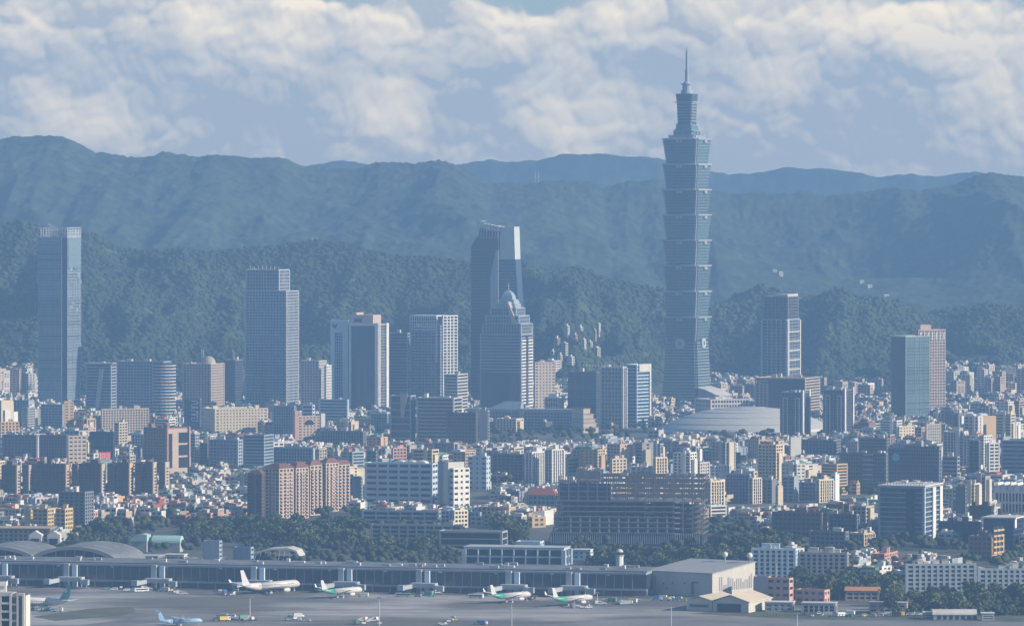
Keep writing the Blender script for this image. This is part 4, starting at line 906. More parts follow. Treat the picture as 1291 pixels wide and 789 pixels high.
B('cream_stepped_tower', 'slim cream tower rising behind the unfinished frame building', 'apartment tower', 769, 772, 790, 580, 600, 5500, 'the slim cream tower', th=50, wall='cream', glass='dark', style='apt', fh=3.2, bits=(3, 1))
B('cream_slim_tower', 'cream ribbed tower behind the right half of the unfinished frame', 'apartment tower', 824, 827, 841, 578, 605, 5500, 'the cream ribbed tower', th=45, wall='cream', glass='dark', style='vert', fh=3.2, bits=(1, 1))
B('white_strip_apartment', 'white window-striped low block just right of the unfinished frame', 'apartment block', 890, 896, 916, 639, 655, 5060, 'the white window-striped block', th=55, wall='white', glass='dark', style='bands', fh=3.4, bits=(0, 1))
B('cream_bay_apartment', 'cream bay-windowed apartment tower just right of the unfinished frame', 'apartment tower', 889, 896, 913, 608, 640, 5250, 'the cream bay tower', th=50, wall='cream', glass='dark', style='vert', fh=3.2, ps=3, bits=(1, 2))
B('dark_wide_apartment', 'dark wide apartment slab between the cream bay tower and the bright strip towers', 'apartment tower', 915, 945, 947, 599, 640, 5330, 'the dark wide slab', wall='bluegrey', glass='dark', style='vert', fh=3.2, bits=(3, 2))
B('bright_strip_tower', 'white strip tower right of the dark wide slab', 'apartment tower', 944, 949, 960, 604, 646, 5280, 'the white strip tower', th=42, wall='cream', glass='dark', style='vert', fh=3.2, ps=2.8, bits=(1, 1))
B('dark_strip_tower', 'dark apartment slab with one blank lit end, right of the white strip tower', 'apartment tower', 960, 973, 979, 606, 642, 5290, 'the blank-ended dark slab', wall='dgrey', glass='dark', style='apt', fh=3.2, blank='s', bits=(1, 1))
B('blank_cream_slab', 'narrow blank cream slab end in front of the bluish apartments', 'apartment tower', 979, 980, 986, 614, 644, 5240, 'the blank cream slab', th=45, wall='cream', glass='dark', style='apt', blank='s', bits=(0, 0))
B('bluish_slab', 'bluish apartment slab with a slanted bright end', 'apartment tower', 986, 1001, 1007, 602, 644, 5310, 'the slanted-end bluish slab', wall='bluegrey', glass='dark', style='apt', blank='s', bits=(2, 1))
B('grid_grey_slab', 'grey gridded apartment slab left of the cream twin-bay towers', 'apartment tower', 1004, 1030, 1032, 610, 644, 5330, 'the grey gridded slab', wall='grey', glass='dark', style='grid', fh=3.2, bits=(2, 1))
B('cream_twin_bay', 'bright cream twin-bay apartment tower left of the plain dark block', 'apartment tower', 1029, 1033, 1051, 606, 635, 5300, 'the cream twin-bay tower', th=50, wall='cream', glass='dark', style='vert', fh=3.2, ps=2.9, bits=(2, 1))
B('white_edge_slab', 'slab with a bright white edge touching the plain dark block', 'apartment tower', 1048, 1053, 1058, 600, 637, 5330, 'the white-edged slab', wall='white', glass='dark', style='apt', blank='s', bits=(1, 0))
B('dark_mid_block', 'dark office block behind the pale concrete slab, below the twin framed towers', 'office building', 1009, 1051, 1060, 556, 580, 6150, 'the dark mid office', wall='dgrey', glass='dark', style='grid', bits=(1, 0))
B('pale_concrete_slab', 'pale blank concrete slab below the left twin framed tower', 'office building', 995, 997, 1010, 553, 580, 6130, 'the pale blank slab', th=60, wall='offwhite', glass='dark', style='solid', blank='s', bits=(0, 0))
B('dark_roof_office', 'dark flat office left of the teal-emblem office roof', 'office building', 1082, 1118, 1121, 554, 572, 5900, 'the dark flat office', wall='dgrey', glass='dark', style='bands', bits=(3, 0))
B('cream_roof_house', 'cream roofed small block above the teal-emblem office', 'office building', 1131, 1134, 1153, 539, 553, 6250, 'the cream small block', th=50, wall='cream', glass='dark', style='solid', bits=(2, 1))
B('striped_office', 'dark banded office with a white window-striped corner, right edge of the picture', 'office building', 1262, 1310, 1320, 557, 600, 5650, 'the right-edge banded office', wall='bluegrey', glass='blue', style='bands', fh=4.2, bits=(2, 0))
B('white_lattice_block', 'white deep-framed slab standing left of the right-edge banded office', 'apartment tower', 1245, 1247, 1260, 560, 595, 5620, 'the white deep-framed slab', th=60, wall='white', glass='dark', style='grid', ps=5, bits=(1, 0))
B('dark_slim_block', 'slim dark slab left of the white deep-framed slab', 'apartment tower', 1222, 1234, 1236, 557, 600, 5640, 'the slim dark slab', wall='dgrey', glass='dark', style='vert', bits=(0, 1))
B('grey_low_office', 'grey low office with window bands right of the teal-emblem office', 'office building', 1188, 1207, 1210, 577, 606, 5600, 'the grey low office', wall='grey', glass='dark', style='bands', fh=4, bits=(2, 1))
def fin_roof_hall():
    r, w, d, H = B('sawtooth_hall', 'white-ribbed hall with a sawtooth white roof at the right edge', 'hall', 1253, 1303, 1310, 622, 655, 5100, 'the sawtooth-roofed hall', wall='white', glass='dark', style='vert', ps=3.2, pw=1.1, prj=1, fh=12, bits=(0, 0))
    m = MB(); n = 6
    for k in range(n):
        x = -w/2+w*k/n; m.ext_y([(x, H+1.7), (x+w/n-.2, H+1.7), (x+w/n*.55, H+10)], -d/2, d/2)
    m.each('sawtooth', wm('white'), r)
fin_roof_hall()
B('blank_dark_slab', 'blank dark slab right of the near blue glass tower top', 'office building', 1205, 1217, 1219, 615, 655, 5000, 'the blank dark slab', wall='dgrey', glass='dark', style='grid', blank='f', bits=(0, 0))
B('white_frame_box', 'dark building with a thick white roof frame near the right edge', 'office building', 1222, 1250, 1253, 640, 660, 4900, 'the thick-framed dark building', wall='black', glass='dark', style='bands', bits=(2, 0))
B('blue_window_office', 'dark blue low office with bright window strips, right of the near blue glass tower', 'office building', 1183, 1236, 1238, 660, 700, 4640, 'the blue window-strip office', wall='navy', glass='blue', style='glass', fh=4.2, sp=.35, bits=(2, 0))
def white_rim_office():
    r, w, d, H = B('white_rimmed_office', 'dark blue office under an oversailing white roof rim near the right edge', 'office building', 1240, 1278, 1290, 656, 712, 4600, 'the white-rimmed office', wall='navy', glass='blue', style='glass', fh=4.2, bits=(0, 0))
    MB().box(-w/2-1.5, w/2+2.5, -d/2-2.5, d/2, H+1.65, H+2.8).obj('roof_rim', wm('white'), r)
    MB().box(w/2+.2, w/2+1.4, -d/2-.5, -d/2+5, H*.75, H+1.6).obj('corner_fin', wm('white'), r)
white_rim_office()
r, w, d, H = B('orange_balcony_block', 'brown block with a stack of orange lit balconies, in front of the white-rimmed office', 'apartment block', 1221, 1250, 1266, 678, 722, 4460, 'the orange-balcony block', th=30, wall='brown', glass='dark', style='grid', bits=(1, 1))
MB().box(w/2+.15, w/2+.5, -d/2+1, d/2-1, 0, H).obj('side_wall', wm('tan'), r)  # tan sheet over the brown wall stands for sunlight on this side
for k in range(5): 
    for q in range(3): MB().box(w/2+.51, w/2+1.6, -d/2+2+q*(d-4)/3, -d/2+1+(q+1)*(d-4)/3, 6+k*4.6, 7.6+k*4.6).obj('balcony', wm('tan'), r)
for k in range(5): 
    for q in range(3): MB().box(w/2+.51, w/2+.62, -d/2+2+q*(d-4)/3, -d/2+.8+(q+1)*(d-4)/3, 7.62+k*4.6, 10.2+k*4.6).obj('dark_opening', gm('dark'), r)
# right foreground low apartments
B('long_blue_apartment', 'long low blue-grey apartment building with a pale flat roof behind the trees at right', 'apartment block', 1141, 1230, 1231, 712, 745, 4085, 'the long blue-grey apartments', th=-4, wall='bluegrey', glass='dark', style='apt', fh=3.3, bits=(4, 2))
B('long_blue_apartment_end', 'right continuation of the long low blue-grey apartments, reaching the frame edge', 'apartment block', 1232, 1310, 1311, 718, 760, 4070, 'the right end of the long apartments', th=-4, wall='bluegrey', glass='dark', style='apt', fh=3.3, bits=(3, 2))
B('white_balcony_block', 'pale blue-white low block with white balcony frames and two roof boxes, right of centre', 'apartment block', 947, 1003, 1005, 694, 726, 4240, 'the pale balcony block', th=10, wall='ltblue', glass='dark', style='apt', fh=3.4, bits=(3, 1))
B('grey_balcony_block', 'grey cluttered low block right of the pale balcony block', 'apartment block', 1006, 1068, 1070, 699, 724, 4260, 'the grey cluttered block', th=10, wall='grey', glass='dark', style='apt', fh=3.4, bits=(5, 2))
B('brown_office', 'long dark brown office with window rows above the pale balcony block', 'office building', 973, 1036, 1043, 648, 690, 4720, 'the long dark brown office', wall='brown', glass='blue', style='grid', fh=4, bits=(3, 0))
B('brown_low_wing', 'lower dark wing in front of the long dark brown office', 'office building', 1020, 1066, 1070, 672, 700, 4600, 'the lower dark wing', wall='dgrey', glass='dark', style='grid', bits=(2, 0))
B('dark_glass_wing', 'dark glass block between the brown office and the near blue glass tower', 'office building', 1045, 1080, 1083, 650, 690, 4780, 'the dark glass wing', wall='dgrey', glass='blue', style='vert', bits=(2, 0))
B('beige_small_slab', 'small beige and white striped slab beside the near blue glass tower base', 'apartment block', 1070, 1089, 1103, 674, 696, 4650, 'the small beige slab', th=35, wall='beige', glass='dark', style='vert', bits=(1, 1))
B('salmon_roof_house', 'salmon-roofed house block in front of the beige slab', 'house', 1098, 1115, 1132, 700, 712, 4380, 'the salmon roof house', th=20, wall='salmon', glass='dark', style='solid', fh=3.5, bits=(2, 0))

# ---- unfinished building frame
def skeleton():
    D, th = 4650, 8; fp = footprint(697, 870, 893, D, th); w, d = fp[2], 46.0
    w = (xat(893, D)-xat(697, D))*.985
    cx = (xat(893, D)+xat(697, D))/2; r = thing('unfinished_building', 'large unfinished building, dark open frame of steel columns and concrete floors', 'construction site', (cx, D+d/2, 0), -R(th))
    reg(693, 896, 598, 694, D, 'the unfinished frame building', (cx, D+d/2, w, d), th)
    a, b = w/2, d/2; conc = wm('dgrey'); ste = wm('frame')
    zcl = zat(672, D); zmid = zat(632, D); ztop = zat(600, D)
    m = MB()
    for k in range(int((2*a)/1.9)):                        # ribbed cladding round the lower storeys
        x = -a+k*1.9; m.box(x, x+.7, -b-.6, -b-.1, 2, zcl)
    m.obj('cladding_fin', wm('bluegrey'), r)
    MB().box(-a+1, a-1, -b, b, 0, 2).box(-a+.5, a-.5, -b+.2, -b+.8, 2, zcl-1).obj('cladding_wall', gm('blue'), r)
    nfl = 7; fz = [zcl+(zmid-zcl)*i/(nfl-1) for i in range(nfl)]
    for i, z in enumerate(fz):                             # long concrete decks with rounded corner
        x1 = a*.72 if i < nfl else a
        ring = [(-a+i*1.2, -b-1), (x1-6, -b-1), (x1-1.8, -b+.6), (x1, -b+5), (x1, b), (-a+i*1.2, b)]
        MB().loft([[(x, y, zz) for x, y in ring] for zz in (z-.6, z+.5)]).obj('floor_deck', conc, r)
        MB().box(-a+i*1.2+.5, x1-6, -b-1.25, -b-1.05, z+.5, z+.9).obj('edge_barrier', wm('grey'), r)
        MB().box(x1+.05, a, -b+3, b, z-.35, z+.25).obj('floor_deck', ste, r)
    MB().box(-a+9, a*.2, -b+14, -b+15, zcl, zmid-1).obj('core_wall', wm('dgrey'), r)
    MB().box(a*.3, a*.6, -b+20, -b+21, zcl, zmid-1).obj('core_wall', wm('dgrey'), r)
    for i in range(5):                                      # upper steel storeys
        z = zmid+(ztop-zmid)*(i+1)/5; x0 = -a+(6 if i < 3 else 22)
        for y in (-b+1, -b+15, b-16, b-1): MB().box(x0, a, y-.4, y+.4, z-.8, z+.1).obj('steel_beam', ste, r)
        if i < 4: MB().box(x0, -a*.25 if i < 3 else -a*.4, -b+1.5, b-1.5, z-.65, z-.05).obj('floor_deck', conc, r)
    MB().box(-a+6, -a*.22, -b+1.6, -b+2.2, zmid+.5, zat(610, D)).obj('safety_screen', wm('navy'), r)
    rk = random.Random(6)
    for k in range(16):
        x = rk.uniform(-a+24, a-2); y = rk.choice([-b+1, -b+15, b-16]); MB().box(x, x+rk.uniform(.6, 1.2), y-.4, y+.4, ztop-.05, ztop+rk.uniform(1.5, 5.5)).obj('column_stub', ste, r)
    for k in range(5): x = rk.uniform(-a+24, a-12); MB().box(x, x+rk.uniform(4, 9), -b+4, -b+10, ztop+.1, ztop+rk.uniform(2, 4)).obj('formwork_stack', wm('bluegrey'), r)
    MB().box(-a*.62, -a*.36, -b+8, -b+12, ztop-3, ztop+4).obj('plant_room', wm('dgrey'), r)
    n = 15
    for k in range(n+1):
        x = -a+7+(2*a-8)*k/n
        for y, t in ((-b+1, 1.0), (-b+15, .8), (b-16, .6), (b-1, .6)):
            MB().box(x-t/2, x+t/2, y-t/2, y+t/2, zcl if x < a*.72 else 2, ztop).obj('steel_column', ste, r)
    for k in range(1, 12):
        x = -a+9+(a*1.7-12)*k/12; MB().box(x-.6, x+.6, -b-.9, -b+.1, zcl+.5, zcl+(zmid-zcl)*.55).obj('concrete_pier', wm('grey'), r)
    for q in range(2): MB().bar((-a-3, -b, 3), (-a+7, -b+q*8, fz[3]), .8).obj('raking_prop', ste, r)
skeleton()

# ---- hillside houses behind the beige office, lit white
hh = [(686,706,470,456),(694,700,452,446),(708,716,452,436),(722,728,438,424),(733,739,450,430),(727,735,424,414),(740,747,446,432),(748,752,436,420),(752,757,428,412),(746,757,456,440),(716,724,462,452),(698,706,440,430),(712,718,425,412),(703,709,468,452)]
def at_hill(px, py):                     # where the line of sight through a pixel meets the near hill
    for D in range(8080, 9050, 10):
        i = min(int((D-8050)/1000*120), 118)
        j = int((px+700)/2700*1029)
        if zat(py, D) <= hx[2][i, j]: return D, hx[2][i, j]
    return 8900, zat(py, 8900)
if DETAIL:
    for i, (x0, x1, yb, yt) in enumerate(hh):
        D, zg = at_hill((x0+x1)/2, yb); X = xat((x0+x1)/2, D); w = (x1-x0)/FPX*D*.8; h = (yb-yt)/FPX*D
        r = thing('hillside_house', 'placeholder', 'house', (X, D, zg-6), -R(35), 'white houses on the hillside')
        facade(r, w, w*.8, h+6, ['white', 'cream', 'offwhite', 'salmon'][i % 4 if i % 5 else 0], 'dark', 'grid', 3.6); roofbits(r, w, w*.8, h+6, 1, 0, 'white', i)
        r['label'] = '%s %s house, %s on the forested hillside behind the beige square-window tower' % (['narrow', 'broad'][w > 11], ['white', 'cream', 'off-white', 'salmon'][i % 4 if i % 5 else 0], ['lowest left', 'low left', 'mid left', 'centre', 'right of centre', 'upper centre', 'mid right', 'upper right', 'highest right', 'rightmost', 'low centre', 'upper left', 'topmost left', 'lowest centre'][i])
    # lookout masts on the ridge and a pale landslip village far off
    for px, py, hgt, lab in ((549, 240, 26, 'thin lattice mast on the mountainside left of the folded tower'), (677, 229, 26, 'squat paired masts on the mountain crest right of the folded tower'), (397, 308, 12, 'low mast cluster on the near hill crest above the hotel')):
        D = 12700 if py < 300 else 9040; z = zat(py, D)
        r = thing('ridge_mast', lab, 'mast', (xat(px, D), D, z-8))
        for q in ((0,) if px == 549 else (-4, 4)): MB().bar((q, 0, 0), (q, 0, hgt+8), 2.2 if px != 549 else 1.3).box(q-2, q+2, -1, 1, hgt*.6, hgt*.7+8).obj('shaft', wm('steel'), r)

    for i, (px, yb, ht, lab) in enumerate(((976, 343, 10, 'leftmost of the faint white houses far up the mountainside right of the tallest tower'), (984, 347, 12, 'brightest white house high on the mountainside right of the tallest tower'), (1086, 356, 9, 'faint white villa high on the mountainside, left of the smooth blue glass tower'), (1096, 361, 8, 'small pale villa high on the mountainside, left of the smooth blue glass tower'), (1117, 374, 9, 'lone pale house on the mountainside left of the pink gridded tower'))):
        for k in range(80):
            D = 10300+k*12.5
            j = int((px+700)/2700*1029)
            if zat(yb, D) <= hm[2][k, j]: break
        else: continue
        zg = zat(yb, D); r = thing('mountain_house', lab, 'house', (xat(px, D), D, zg-7), -R(68), 'faint white houses high on the mountain')
        facade(r, 7, 8+i*.5, ht+1, 'white', 'dark', 'grid', 4)
# ================================================================== the packed city between the landmarks
class Boxes:
    """many boxes as arrays: position, yaw, size, colour per box"""
    def __init__(s): s.a = []
    def add(s, ox, oy, yaw, x0, x1, y0, y1, z0, z1, col): s.a.append((ox, oy, yaw, x0, x1, y0, y1, z0, z1, *col))
    def obj(s, name, m):
        A = np.array(s.a); n = len(A); c, sn = np.cos(A[:, 2]), np.sin(A[:, 2]); V = np.zeros((n, 8, 3))
        for i, (xi, yi, zi) in enumerate(((0,0,0),(1,0,0),(1,1,0),(0,1,0),(0,0,1),(1,0,1),(1,1,1),(0,1,1))):
            x = A[:, 3+xi]; y = A[:, 5+yi]; V[:, i, 0] = A[:, 0]+x*c-y*sn; V[:, i, 1] = A[:, 1]+x*sn+y*c; V[:, i, 2] = A[:, 7+zi]
        F = np.array([(0,3,2,1),(4,5,6,7),(0,1,5,4),(1,2,6,5),(2,3,7,6),(3,0,4,7)])
        Fa = (F[None]+np.arange(n)[:, None, None]*8).reshape(-1, 4)
        return link(name, np_mesh(name, V.reshape(-1, 3), Fa, m, False, np.repeat(A[:, 9:12], 6, 0)))
CITYM = _mat('city_mix', (.4, .4, .4), .8, attr=True, var=.16, nscale=.08, rnd_obj=0)
PAL = [('white', 'white', 6), ('off-white', 'offwhite', 5), ('cream', 'cream', 7), ('beige', 'beige', 4), ('pink-beige', 'pinkish', 2), ('grey', 'grey', 4), ('dark grey', 'dgrey', 2), ('blue-grey', 'bluegrey', 2), ('brown', 'brown', 1), ('tan', 'tan', 2)]
PALW = [p for p in PAL for _ in range(p[2])]
def blocked(cx, cy, w, d):
    r = max(w, d)*.5
    for (fx, fy, fw, fd, th) in FOOT:
        dx, dy = cx-fx, cy-fy; t = R(th); lx = dx*cos(t)-dy*sin(t); ly = dx*sin(t)+dy*cos(t)
        if abs(lx) < fw/2+r*.95 and abs(ly) < fd/2+r*.95: return True
    return False
# open or green pixels of ground kept low (airport belt and tree belts)
def max_top(pl, pr, D):
    """lowest allowed roof row (pixel y) so that landmarks behind stay in view"""
    y = 0
    for (a, b, yv, Dh, nk, yt) in SHOW:
        if Dh > D+5 and a-1 < pr and b+1 > pl: y = max(y, yv-1)
    return y
rf = random.Random(21)
lots = []
def skyline_cap(px):                       # how high ordinary roofs reach in the picture, by column
    return np.interp(px, [0, 120, 300, 480, 620, 750, 900, 1080, 1291], [500, 520, 520, 520, 525, 545, 535, 530, 500])
C20, S20 = cos(R(20)), sin(R(20))
U = 31.0; V = 27.0
for iu in range(-60, 75):
    for iv in range(70, 330):
        # streets: leave every 5th column and 4th row open
        if iu % 6 == 0 or iv % 5 == 0: continue
        lx = iu*U*.93+rf.uniform(-3, 3); ly = iv*V+rf.uniform(-3, 3)
        X = lx*C20+(ly)*S20-2300; Y = -lx*S20+ly*C20
        if not (4640 < Y < 8000): continue
        px = CX+X/Y*FPX
        if px < -40 or px > 1330: continue
        row = HOR+FPX*CZ/Y
        # keep tree belts and the airport free
        lim = np.interp(px, [-40, 80, 120, 300, 320, 460, 660, 700, 890, 950, 1000, 1110, 1330], [662, 662, 655, 655, 645, 650, 668, 655, 655, 672, 660, 700, 700])
        if row > lim: continue
        lots.append((X, Y, px, row))
rf.shuffle(lots); cand = []
for (X, Y, px, row) in lots:
    w = rf.uniform(13, 30); d = rf.uniform(11, 25); u = rf.random()
    near = row > 600
    h = rf.uniform(9, 17) if u < (.62 if near else .5) else (rf.uniform(18, 32) if u < .88 else rf.uniform(34, 58))
    left_low = 110 < px < 310 and row > 610
    if left_low: h = rf.uniform(6, 11); w = rf.uniform(9, 16); d = rf.uniform(8, 14)
    if row < 520: h *= .8
    if h > 30: w = rf.uniform(15, 24); d = rf.uniform(12, 20)
    if blocked(X, Y, w, d): continue
    hp = w*.65/Y*FPX; pl, pr = px-hp, px+hp
    ymin = max(max_top(pl, pr, Y), skyline_cap(px)); yt = HOR+(CZ-h)/Y*FPX
    if yt < ymin: h2 = CZ-(ymin-HOR)/FPX*Y; h = h2*rf.uniform(.82, 1) if h2 > 7 else 0
    if h < 6: continue
    cand.append(dict(X=X, Y=Y, px=px, pl=pl, pr=pr, w=w, d=d, h=h, yt=HOR+(CZ-h)/Y*FPX, row=row, col=rf.choice(PALW), th=27+rf.choice([0, 0, 0, 0, 6, -8, 20, 35])+rf.uniform(-2, 2)))
# rank by what shows: sweep front to back with a skyline
cand.sort(key=lambda c: c['Y']); sky = [800.0]*1400
events = sorted([(c['Y'], 1, c) for c in cand]+[(Dh, 0, (a, b, yt)) for (a, b, yv, Dh, nk, yt) in SHOW], key=lambda e: (e[0], e[1]))
for D, kd, c in events:
    if kd == 0:
        for x in range(max(0, int(c[0])+40), min(1399, int(c[1])+40)): sky[x] = min(sky[x], c[2])
        continue
    vis = 0
    for x in range(max(0, int(c['pl'])+40), min(1399, int(c['pr'])+41)):
        v = min(sky[x], c['row'])-c['yt']
        if v > 0: vis += v
        sky[x] = min(sky[x], c['yt'])
    c['vis'] = vis if 0 < c['px'] < 1291 else 0
order = sorted(cand, key=lambda c: -c['vis'])
indiv = [c for c in order[:300] if c['vis'] > 20]; rest = [c for c in order[300:] if c['vis'] > 0 or rf.random() < .5]
# ---- labels
SH = sorted([s for s in SHOW if s[4]], key=lambda s: s[0])
def nick_for(c):
    best = None
    for (a, b, yv, Dh, nk, yt) in SH:
        mid = (a+b)/2; dx = 0 if a-4 < c['px'] < b+4 else min(abs(c['px']-a), abs(c['px']-b))
        dyy = abs(c['yt']-yv); sc = dx*1.0+dyy*.8
        if best is None or sc < best[0]: best = (sc, nk, a, b, yv, dx)
    _, nk, a, b, yv, dx = best
    if dx == 0: return ('below ' if c['yt'] > yv-6 else 'by ')+nk
    return ('left of ' if c['px'] < a else 'right of ')+nk
def describe(c):
    h, w = c['h'], c['w']
    size = 'low' if h < 12 else 'squat' if h < 20 and w > 22 else 'mid-rise' if h < 20 else 'tallish' if h < 33 else 'tall'
    kind = 'house block' if h < 12 else 'apartment block' if h < 33 else 'apartment tower'
    return size, kind
groups = {}
for i, c in enumerate(indiv):
    r = random.Random(1000+i); c['r'] = r; c['tanks'] = r.choice([0, 1, 1, 2, 3]); c['huts'] = r.choice([1, 1, 2, 3])
    c['extra'] = r.choice(['none', 'none', 'green_shed', 'red_shed', 'blue_shed', 'white_shed'])
    size, kind = describe(c); c['kind'] = kind
    ex = {'none': '', 'green_shed': ' with a green roof shed', 'red_shed': ' with a red roof shed', 'blue_shed': ' with a blue roof shed', 'white_shed': ' with a white roof shed'}[c['extra']]
    c['base'] = '%s %s %s%s' % (size, c['col'][0], kind, ex); c['nick'] = nick_for(c)
    groups.setdefault((c['base'], c['nick']), []).append(c)
for (b_, n_), L_ in groups.items():
    if len(L_) == 1: L_[0]['label'] = b_+', '+n_
    else:
        L_.sort(key=lambda c: c['px'])
        W = ['leftmost', 'second', 'third', 'fourth', 'fifth', 'sixth', 'seventh']
        for k, c in enumerate(L_):
            w_ = 'leftmost' if k == 0 else 'rightmost' if k == len(L_)-1 else W[min(k, 6)]
            c['label'] = w_+' '+b_+', '+n_
for c in indiv:
    while len(c['label'].split()) > 16: c['label'] = c['label'].replace(' with a', '', 1).replace(' roof shed', '-roofed', 1) if ' roof shed' in c['label'] else ' '.join(c['label'].split()[:16])
SHED = {'green_shed': 'green', 'red_shed': 'redroof', 'blue_shed': 'ltblue', 'white_shed': 'white'}
for i, c in enumerate(indiv):
    r = c['r']; root = thing('city_building', c['label'], c['kind'].split()[-1] if False else 'building', (c['X'], c['Y'], 0), -R(c['th']), 'ordinary buildings of the packed city')
    tall = c['h'] > 30; st = r.choice(['apt', 'apt', 'grid', 'bands', 'vert', 'solid']); w, d, h = c['w'], c['d'], c['h']
    facade(root, w, d, h, c['col'][1], r.choice(['dark', 'dark', 'grey', 'blue']), st, r.choice([3.1, 3.3, 3.6]), blank=r.choice(['', '', 's', 'S', '']))
    roofbits(root, w, d, h, c['huts'], c['tanks'], r.choice(['offwhite', 'grey', c['col'][1]]), 77+i)
    if c['extra'] != 'none':
        MB().ext_y([(-w*.4, h+1.7), (w*.15, h+1.7), (w*.15, h+3.4), (-w*.12, h+4.5), (-w*.4, h+3.4)], -d*.4, d*.1).obj('roof_shed', wm(SHED[c['extra']]), root)
    if h > 14 and r.random() < .6:           # stair or lift shaft standing proud of the front, gives a stepped outline
        MB().box(w*.1, w*.1+r.uniform(2.5, 5), -d/2-1.6, -d/2-.2, 0, h+r.uniform(2, 5)).obj('stair_shaft', wm(c['col'][1]), root)
    if h > 12 and r.random() < .7:
        MB().box(w/2+.2, w/2+r.uniform(1.5, 4), -d*.3, d*.15, 0, h*r.uniform(.8, 1.05)).obj('side_bay', wm(r.choice(['white', 'cream', c['col'][1]])), root)
# ---- everything smaller or hidden deeper: one mass
BX = Boxes(); rr = random.Random(5); GLc = (.04, .05, .065)
def mass_building(X, Y, th, w, d, h, col):
    yaw = -R(th); k = rr.uniform(.8, 1.15); c3 = tuple(v*k for v in WALLS[col]); rc = rr.choice([(.3, .29, .28), (.22, .22, .22), (.4, .38, .35), c3])
    BX.add(X, Y, yaw, -w/2, w/2, -d/2, d/2, 0, h, c3); BX.add(X, Y, yaw, -w/2+.3, w/2-.3, -d/2+.3, d/2-.3, h, h+.35, rc)
    BX.add(X, Y, yaw, -w/2, w/2, -d/2, -d/2+.3, h, h+1.1, c3); BX.add(X, Y, yaw, w/2-.3, w/2, -d/2+.3, d/2, h, h+1.1, c3)
    n = max(2, int(h/3.3)); nb = max(2, int(w/5))
    for i in range(n):
        z = h*(i+.35)/n; z1 = z+h/n*.5
        for k in range(nb):
            x = -w/2+w*(k+.18)/nb; BX.add(X, Y, yaw, x, x+w/nb*.68, -d/2-.06, -d/2+.1, z, z1, GLc)
        if rr.random() < .7: BX.add(X, Y, yaw, w/2-.1, w/2+.06, -d*.3, -d*.05, z, z1, GLc); BX.add(X, Y, yaw, w/2-.1, w/2+.06, d*.1, d*.32, z, z1, GLc)
    for k in range(rr.choice([1, 2, 2, 3])):
        a, b, hh = rr.uniform(2.5, 6), rr.uniform(2.5, 5), rr.uniform(2.2, 4.5); x = rr.uniform(-w/2, w/2-a); y = rr.uniform(-d/2, d/2-b)
        BX.add(X, Y, yaw, x, x+a, y, y+b, h+.3, h+hh, rr.choice([(.55, .54, .5), (.4, .4, .38), c3, (.62, .62, .6)]))
    if rr.random() < .3:
        BX.add(X, Y, yaw, -w*.4, w*.2, -d*.35, d*.2, h+.34, h+2.9, rr.choice([(.09, .16, .11), (.30, .13, .10), (.2, .28, .34), (.6, .6, .58), (.45, .2, .15)]))
for c in rest: mass_building(c['X'], c['Y'], c['th'], c['w'], c['d'], c['h'], c['col'][1])
# fine-grained low houses filling the gaps
for k in range(8600):
    Y = rr.uniform(4100, 7900); px = rr.uniform(-120, 1410); X = xat(px, Y); row = HOR+FPX*CZ/Y
    lim = np.interp(px, [-40, 80, 120, 300, 320, 460, 660, 700, 890, 950, 1000, 1110, 1330], [690, 690, 662, 662, 645, 650, 668, 658, 655, 672, 728, 735, 740])
    if row > lim: continue
    w = rr.uniform(9, 19); d = rr.uniform(8, 15); h = rr.uniform(5, 13)
    if blocked(X, Y, w, d): continue
    ymin = max_top(px-6, px+6, Y)
    if HOR+(CZ-h-2)/Y*FPX < ymin-6: continue
    red = 110 < px < 310 and row > 640
    mass_building(X, Y, 28+rr.choice([0, 8, -8, 30]), w, d, h, rr.choice(['salmon', 'pinkish', 'offwhite', 'redroof', 'white', 'beige']) if red else rr.choice(PALW)[1])
# hillside suburbs at the foot of the right hills
for k in range(420):
    px = rr.choice([rr.gauss(1230, 50), rr.gauss(930, 30), rr.gauss(20, 20), rr.gauss(720, 30), rr.uniform(0, 1291)]); Y = rr.uniform(7950, 8350); 
    mass_building(xat(px, Y), Y, 20+rr.uniform(-20, 40), rr.uniform(10, 22), rr.uniform(10, 18), rr.uniform(12, 45 if px > 1150 or px < 60 else 24), rr.choice(['white', 'offwhite', 'cream', 'beige', 'grey', 'pinkish']))
mo = BX.obj('packed_housing', CITYM); mo['kind'] = 'stuff'; mo['label'] = 'thousands of small packed city houses beyond and between the larger blocks'
# street and courtyard trees as one mass
P = []
for k in range(8500):
    Y = rr.uniform(4200, 8200); px = rr.uniform(-30, 1320); row = HOR+FPX*CZ/Y
    n = vnoise(np.array([xat(px, Y)/90]), np.array([Y/90]), 33)[0]
    if n < .52: continue
    X = xat(px, Y)
    if blocked(X, Y, 4, 4): continue
    for q in range(3): P.append((X+rr.uniform(-3, 3), Y+rr.uniform(-3, 3), rr.uniform(4, 8)))
ct = clumps('street_greenery', np.array(P), 3.0, CANM, 8); ct['kind'] = 'stuff'; ct['label'] = 'street and courtyard greenery between the city blocks'
